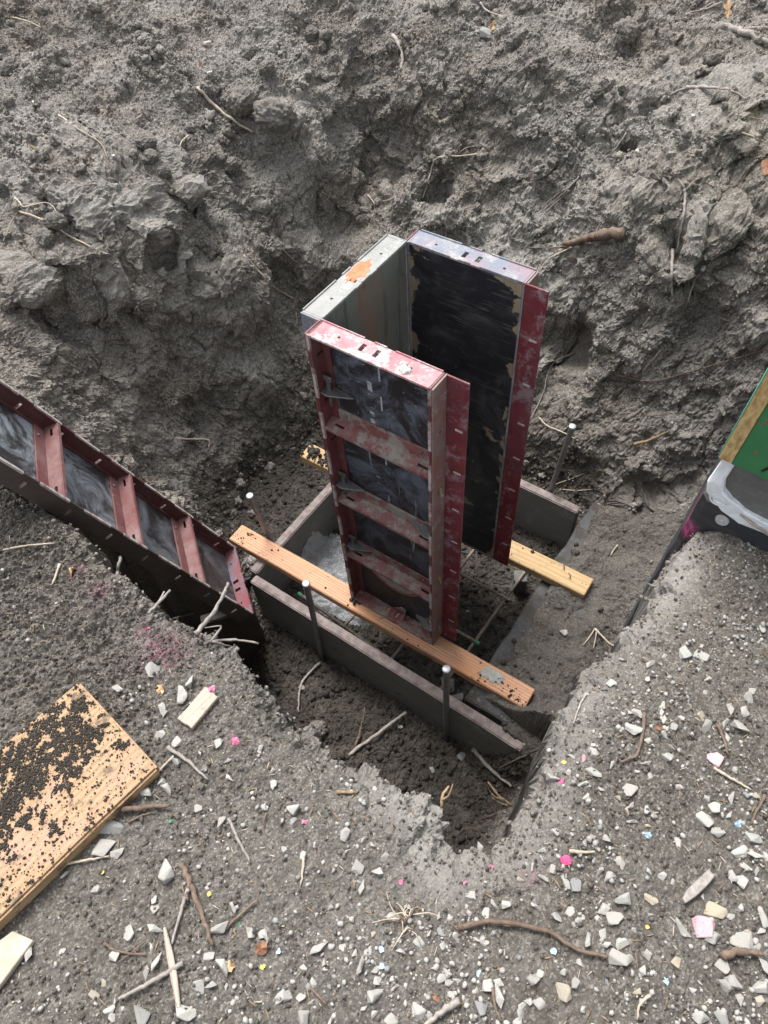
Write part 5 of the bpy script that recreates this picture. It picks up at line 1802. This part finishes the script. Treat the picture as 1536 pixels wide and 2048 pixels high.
ORD = ['closest to it', 'second closest to it', 'third closest to it', 'fourth closest to it', 'fifth closest to it', 'sixth closest to it', 'seventh closest to it', 'eighth closest to it']
buckets = {}
for it in placed:
    o, u, v = it[0], it[1], it[2]
    nm = min(LANDMARKS, key=lambda L_: math.dist(L_[0], (u, v)))
    key = (it[4], it[5], it[6], rel(u, v, nm[0]), nm[1])
    buckets.setdefault(key, []).append((math.dist(nm[0], (u, v)), it))
for key, mem in buckets.items():
    mem.sort(key=lambda a: a[0])
    base = f'{key[0]} {key[1]} {key[2]} stone {key[3]} {key[4]}'
    for j, (dd, it) in enumerate(mem):
        lab = base if len(mem) == 1 else f'{base}, {ORD[min(j, 7)]}'
        tag(it[0], lab, 'stone', 'loose stones on the level ground')

# stones and clods that show on the banks and in the pit
def lone(name, label, cat, u, v, s, mat_, kd, sub=3, group=None, sink=.2):
    h_, nr = hit(u, v)
    r_ = s * .5 * float(np.dot(h_ - CAM, CR[2])) / F_PX
    if kd:
        o = bpy.data.objects.new(name, HULLS[kd, mat_][int(rng.integers(0, len(HULLS[kd, mat_])))])
        C.objects.link(o)
    else:
        bv, bf = ico(5)
        q_ = bv * (1 + .22 * perlin(bv * 1.5 + u, 3) + .16 * perlin(bv * 3.4 + v, 4) + .10 * perlin(bv * 8 + v, 5) + .08 * perlin(bv * 17 + v, 6) + .05 * perlin(bv * 33 + v, 7))[:, None] * np.array([1, .8, .7])
        me_ = np_mesh(name, q_, bf)
        me_.materials.append(CLOD)
        o = bpy.data.objects.new(name, me_)
        C.objects.link(o)
    o.location = h_ + nr * r_ * (.6 - sink)
    o.rotation_euler = (rng.normal() * .3, rng.normal() * .3, rng.uniform(0, 6.28))
    o.scale = (r_, r_, r_)
    return tag(o, label, cat, group)


GC = 'large clods on the banks'
for (u, v, s, lb_) in ((487, 203, 66, 'large flat-topped clod on the upper left bank right of the thick pale root'), (560, 242, 78, 'largest lumpy clod below the flat-topped clod on the left bank'), (1250, 66, 52, 'big angular clod on the spoil at the upper right'),
                       (628, 72, 34, 'grey clod on the spoil at the top centre-left'), (655, 70, 26, 'smaller clod beside the grey top clod'), (1188, 190, 36, 'lone clod in the middle of the right bank'), (20, 135, 44, 'clod at the left edge of the upper spoil'),
                       (325, 345, 34, 'round clod on the left bank above the shear marks'), (300, 318, 34, 'round clod above another round clod on the left bank'), (290, 290, 40, 'dark knobby clod at the top of the left bank'), (105, 440, 44, 'clod under the hooked pale root'),
                       (92, 478, 40, 'clod below the long straight root'), (500, 115, 36, 'clod on the spoil left of top centre'), (540, 140, 40, 'clod row member on the spoil, rightmost of its pair'), (1035, 15, 50, 'broad clod at the top edge'),
                       (1425, 125, 40, 'flat clod above the pale forked stick'), (460, 325, 40, 'clod on the shear line of the left bank'), (640, 1462, 44, 'knobby clod standing on the near pit rim'), (905, 190, 30, 'clod on the upper spoil centre')):
    lone('soil_clod', lb_, 'soil clod', u, v, s, None, None, group=GC)
GP = 'pale pebbles embedded in the banks'
for (u, v, s, t_, lb_) in ((195, 340, 20, 'pale', 'pale pebble below the spoil crest at the left'), (228, 314, 14, 'pale', 'tiny white pebble left of the dark knobby clod'), (235, 374, 20, 'grey', 'grey pebble on the left bank under the pale pebble'), (222, 415, 16, 'grey', 'small grey pebble on the left bank, lowest of three'),
                           (415, 92, 22, 'pale', 'pale chip on the upper left spoil'), (418, 147, 15, 'pale', 'small pale chip above the thick pale root'), (912, 203, 16, 'pale', 'white pebble on the bank at the upper centre'), (1332, 228, 15, 'pale', 'white pebble on the right bank, leftmost of a cluster'),
                           (1385, 235, 16, 'pale', 'white pebble on the right bank, middle of a cluster'), (1412, 292, 18, 'pale', 'white pebble on the right bank below a cluster'), (1276, 302, 14, 'pale', 'white pebble beside the crack in the right bank'), (1132, 314, 12, 'pale', 'tiny white chip above the grey rootlet bundle'),
                           (1100, 300, 16, 'dirty', 'dusty pebble in the bank above the box'), (975, 68, 34, 'grey', 'grey rock under the pale narrow leaf'), (1127, 1268, 22, 'pale', 'pale stone on the dirt-covered footing'), (1241, 1318, 14, 'pale', 'tiny pale stone at the bank edge'),
                           (892, 1375, 46, 'grey', 'blue-grey concrete lump behind the right stake'), (912, 1398, 36, 'grey', 'second concrete lump right of the right stake'), (800, 1452, 15, 'pale', 'small pale stone on the pit floor left of the right stake'), (866, 1540, 16, 'dirty', 'dusty stone on the pit floor near the rim'),
                           (922, 1512, 22, 'grey', 'grey stone on the pit floor below the right stake'), (605, 1377, 18, 'grey', 'blue-grey stone by the bent root in the pit'), (935, 1222, 14, 'pale', 'small white stone between the rebars')):
    lone('pebble', lb_, 'pebble', u, v, s, t_, 'blocky', group=GP, sink=.35)

# paint flakes
for (u, v, s, mt, lb_) in ((425, 1378, 16, M_PINKP, 'pink flower-shaped paint flake on the flat wood offcut'), (470, 1483, 18, M_PINKP, 'pale pink flake below the flat wood offcut'), (295, 1258, 11, M_PINKP, 'bright pink flake on the near bank at the left'), (802, 1764, 11, M_PINKP, 'pink flake right of centre, left one of two'),
                           (931, 1767, 10, M_PINKP, 'pink flake below the notch, right one of two'), (984, 1736, 12, M_PINKP, 'pink smear chip near the rim notch'), (609, 1645, 12, M_PINKP, 'small pink flake below the blocky pale stone'), (763, 1900, 14, M_BLUEF, 'pale blue flake below the grass tuft'), (764, 1932, 14, M_BLUEF, 'pale blue flake lower below the grass tuft'),
                           (957, 1946, 14, M_BLUEF, 'pale blue flake in the lower centre among stones'), (558, 1903, 13, M_BLUEF, 'pale blue flake left of centre at the bottom'), (1476, 1647, 16, M_BLUEF, 'pale blue flake at the right among large stones'), (1107, 1903, 14, M_BLUEF, 'pale blue flake beside the long branch'), (1332, 1963, 14, M_BLUEF, 'pale blue flake at the lower right'), (1295, 1669, 16, M_BLUEF, 'pale blue crumbled flake on the right ground'),
                           (527, 1934, 13, M_YELF, 'yellow flake at the lower left'), (418, 1788, 10, M_YELF, 'yellow flake beside the split brown stick'), (1128, 1525, 10, M_YELF, 'yellow flake near the right bank'), (1296, 1854, 9, M_YELF, 'yellow flake on the right ground'), (207, 1745, 9, M_YELF, 'yellow flake by the wide plank'), (341, 1643, 8, M_GREENTIP, 'tiny green flake right of the plank'), (479, 1848, 7, M_GREENTIP, 'tiny green flake beside the dark slanting twig'),
                           (522, 1895, 30, M_LEAFR, 'rusty brown leaf scrap on the lower left ground'), (460, 1935, 26, M_LEAF, 'brown torn leaf scrap beside stones at the lower left'), (870, 1998, 18, M_LEAFR, 'brown leaf scrap at the bottom centre'), (1317, 1456, 17, M_LEAFR, 'brown square scrap among stones at the right'), (148, 1145, 26, M_LEAF, 'tan flat scrap on the near bank at the left'), (323, 1380, 22, M_LEAF, 'yellowish wood scrap left of the flat wood offcut')):
    p, nr = hit(u, v)
    if 'offcut' in lb_ and 'on the flat' in lb_:
        p = np.array([*p[:2], chip.location.z + .001])
        p = at_plane(u, v, 2, chip.location.z + .001)
        nr = np.array([0, 0, 1.0])
    r_ = s * .5 * float(np.dot(p - CAM, CR[2])) / F_PX
    nm = 'leaf_scrap' if 'leaf' in lb_ else ('wood_scrap' if 'scrap' in lb_ else 'paint_flake')
    b = MB()
    n = 11
    rg = np.random.default_rng(int(u))
    ring = [(r_ * (.65 + .5 * rg.random()) * math.cos(2 * math.pi * k / n), r_ * (.6 + .45 * rg.random()) * math.sin(2 * math.pi * k / n), r_ * .25 * rg.normal()) for k in range(n)]
    vs = ring + [(0, 0, r_ * .22)] + [(x_, y_, z_ - .0007) for x_, y_, z_ in ring]
    b.add(vs, [(k, (k + 1) % n, n) for k in range(n)] + [(k, k + n + 1, (k + 1) % n + n + 1, (k + 1) % n) for k in range(n)])
    o = b.obj(nm, mt)
    o.location = p + nr * (.002 + r_ * .15)
    o.rotation_euler = Vector(nr).to_track_quat('Z', 'X').to_euler()
    tag(o, lb_, nm.replace('_', ' '), 'coloured scraps on the soil')

# fine gravel and splinters that nobody could count
def fine(name, label, n, weight, s0, s1, power, seed, mat_, sq, amp=.3):
    pts, i = scatter(n, weight)
    s = s0 + (s1 - s0) * RNG.random(n) ** power
    o = clump_mesh(name, pts + np.array([0, 0, 1]) * (s * .25)[:, None], s, 1, seed, sq, mat_, amp)
    return tag(o, label, 'gravel', kind='stuff')


side = .10 + 1.0 * ss(.25, 1.2, X * .8 - Y * .25 + .1)
gw = near * (.25 + .75 * ss(.05, .16, DN)) * side * np.clip(.2 + 1.2 * fbm(P0 * 5, 2, 95), .06, 1.5)
fine('fine_gravel', 'pale grit and tiny stones on the level ground', 3600, gw, .0012, .0060, 2.4, 31, STONES['pale'], (.5, .9))
fine('grey_gravel', 'grey grit on the level ground', 1700, gw, .0012, .0065, 2.4, 32, STONES['grey'], (.5, .9))
fine('dusty_gravel', 'dusty little stones on the level ground', 1400, gw, .0020, .0075, 2.2, 33, STONES['dirty'], (.5, .9))
fine('bank_grit', 'pale grit speckling the banks', 1500, bank * (.3 + patch), .0016, .0055, 2.2, 34, STONES['dirty'], (.5, .9))


def slivers(name, label, n, weight, l0, l1, wd, mat_, seed):
    pts, i = scatter(n, weight)
    rg = np.random.default_rng(seed)
    a = rg.uniform(0, 6.28, n)
    L_ = rg.uniform(l0, l1, n) * .5
    t_ = np.stack([np.cos(a), np.sin(a), rg.normal(size=n) * .15], 1)
    nr = NRM[i]
    t_ -= nr * (t_ * nr).sum(1)[:, None]
    t_ /= np.linalg.norm(t_, axis=1)[:, None]
    s_ = np.cross(nr, t_) * (rg.uniform(.5, 1.2, n) * wd)[:, None]
    c_ = pts + nr * .0022
    e = t_ * L_[:, None]
    bend = nr * (L_ * .25)[:, None]
    V = np.stack([c_ - e - s_ * .6, c_ - e + s_ * .6, c_ + s_ + bend * .6, c_ - s_ + bend * .6, c_ + e + s_ * .4, c_ + e - s_ * .4, c_ - e - nr * .001, c_ + e - nr * .001, c_ - nr * .0008], 1).reshape(-1, 3)
    F_ = (np.array([[0, 1, 2, 3], [3, 2, 4, 5], [1, 6, 8, 2], [2, 8, 7, 4], [6, 0, 3, 8], [8, 3, 5, 7]])[None] + (np.arange(n) * 9)[:, None, None]).reshape(-1, 4)
    me_ = np_mesh(name, V, F_)
    me_.materials.append(mat_)
    o = bpy.data.objects.new(name, me_)
    C.objects.link(o)
    return tag(o, label, 'splinters', kind='stuff')


slivers('wood_slivers', 'tiny tan wood slivers and straw bits strewn on the level ground', 900, near * (.5 + side), .006, .022, .0011, M_TWIGT, 41)
slivers('pale_slivers', 'tiny pale straw bits strewn on the level ground', 700, near * (.5 + side), .004, .016, .0009, M_TWIGP, 42)
slivers('bank_rootlets', 'fine pale rootlet bits over the banks', 420, bank, .012, .060, .0010, M_TWIGP, 43)
#@@END
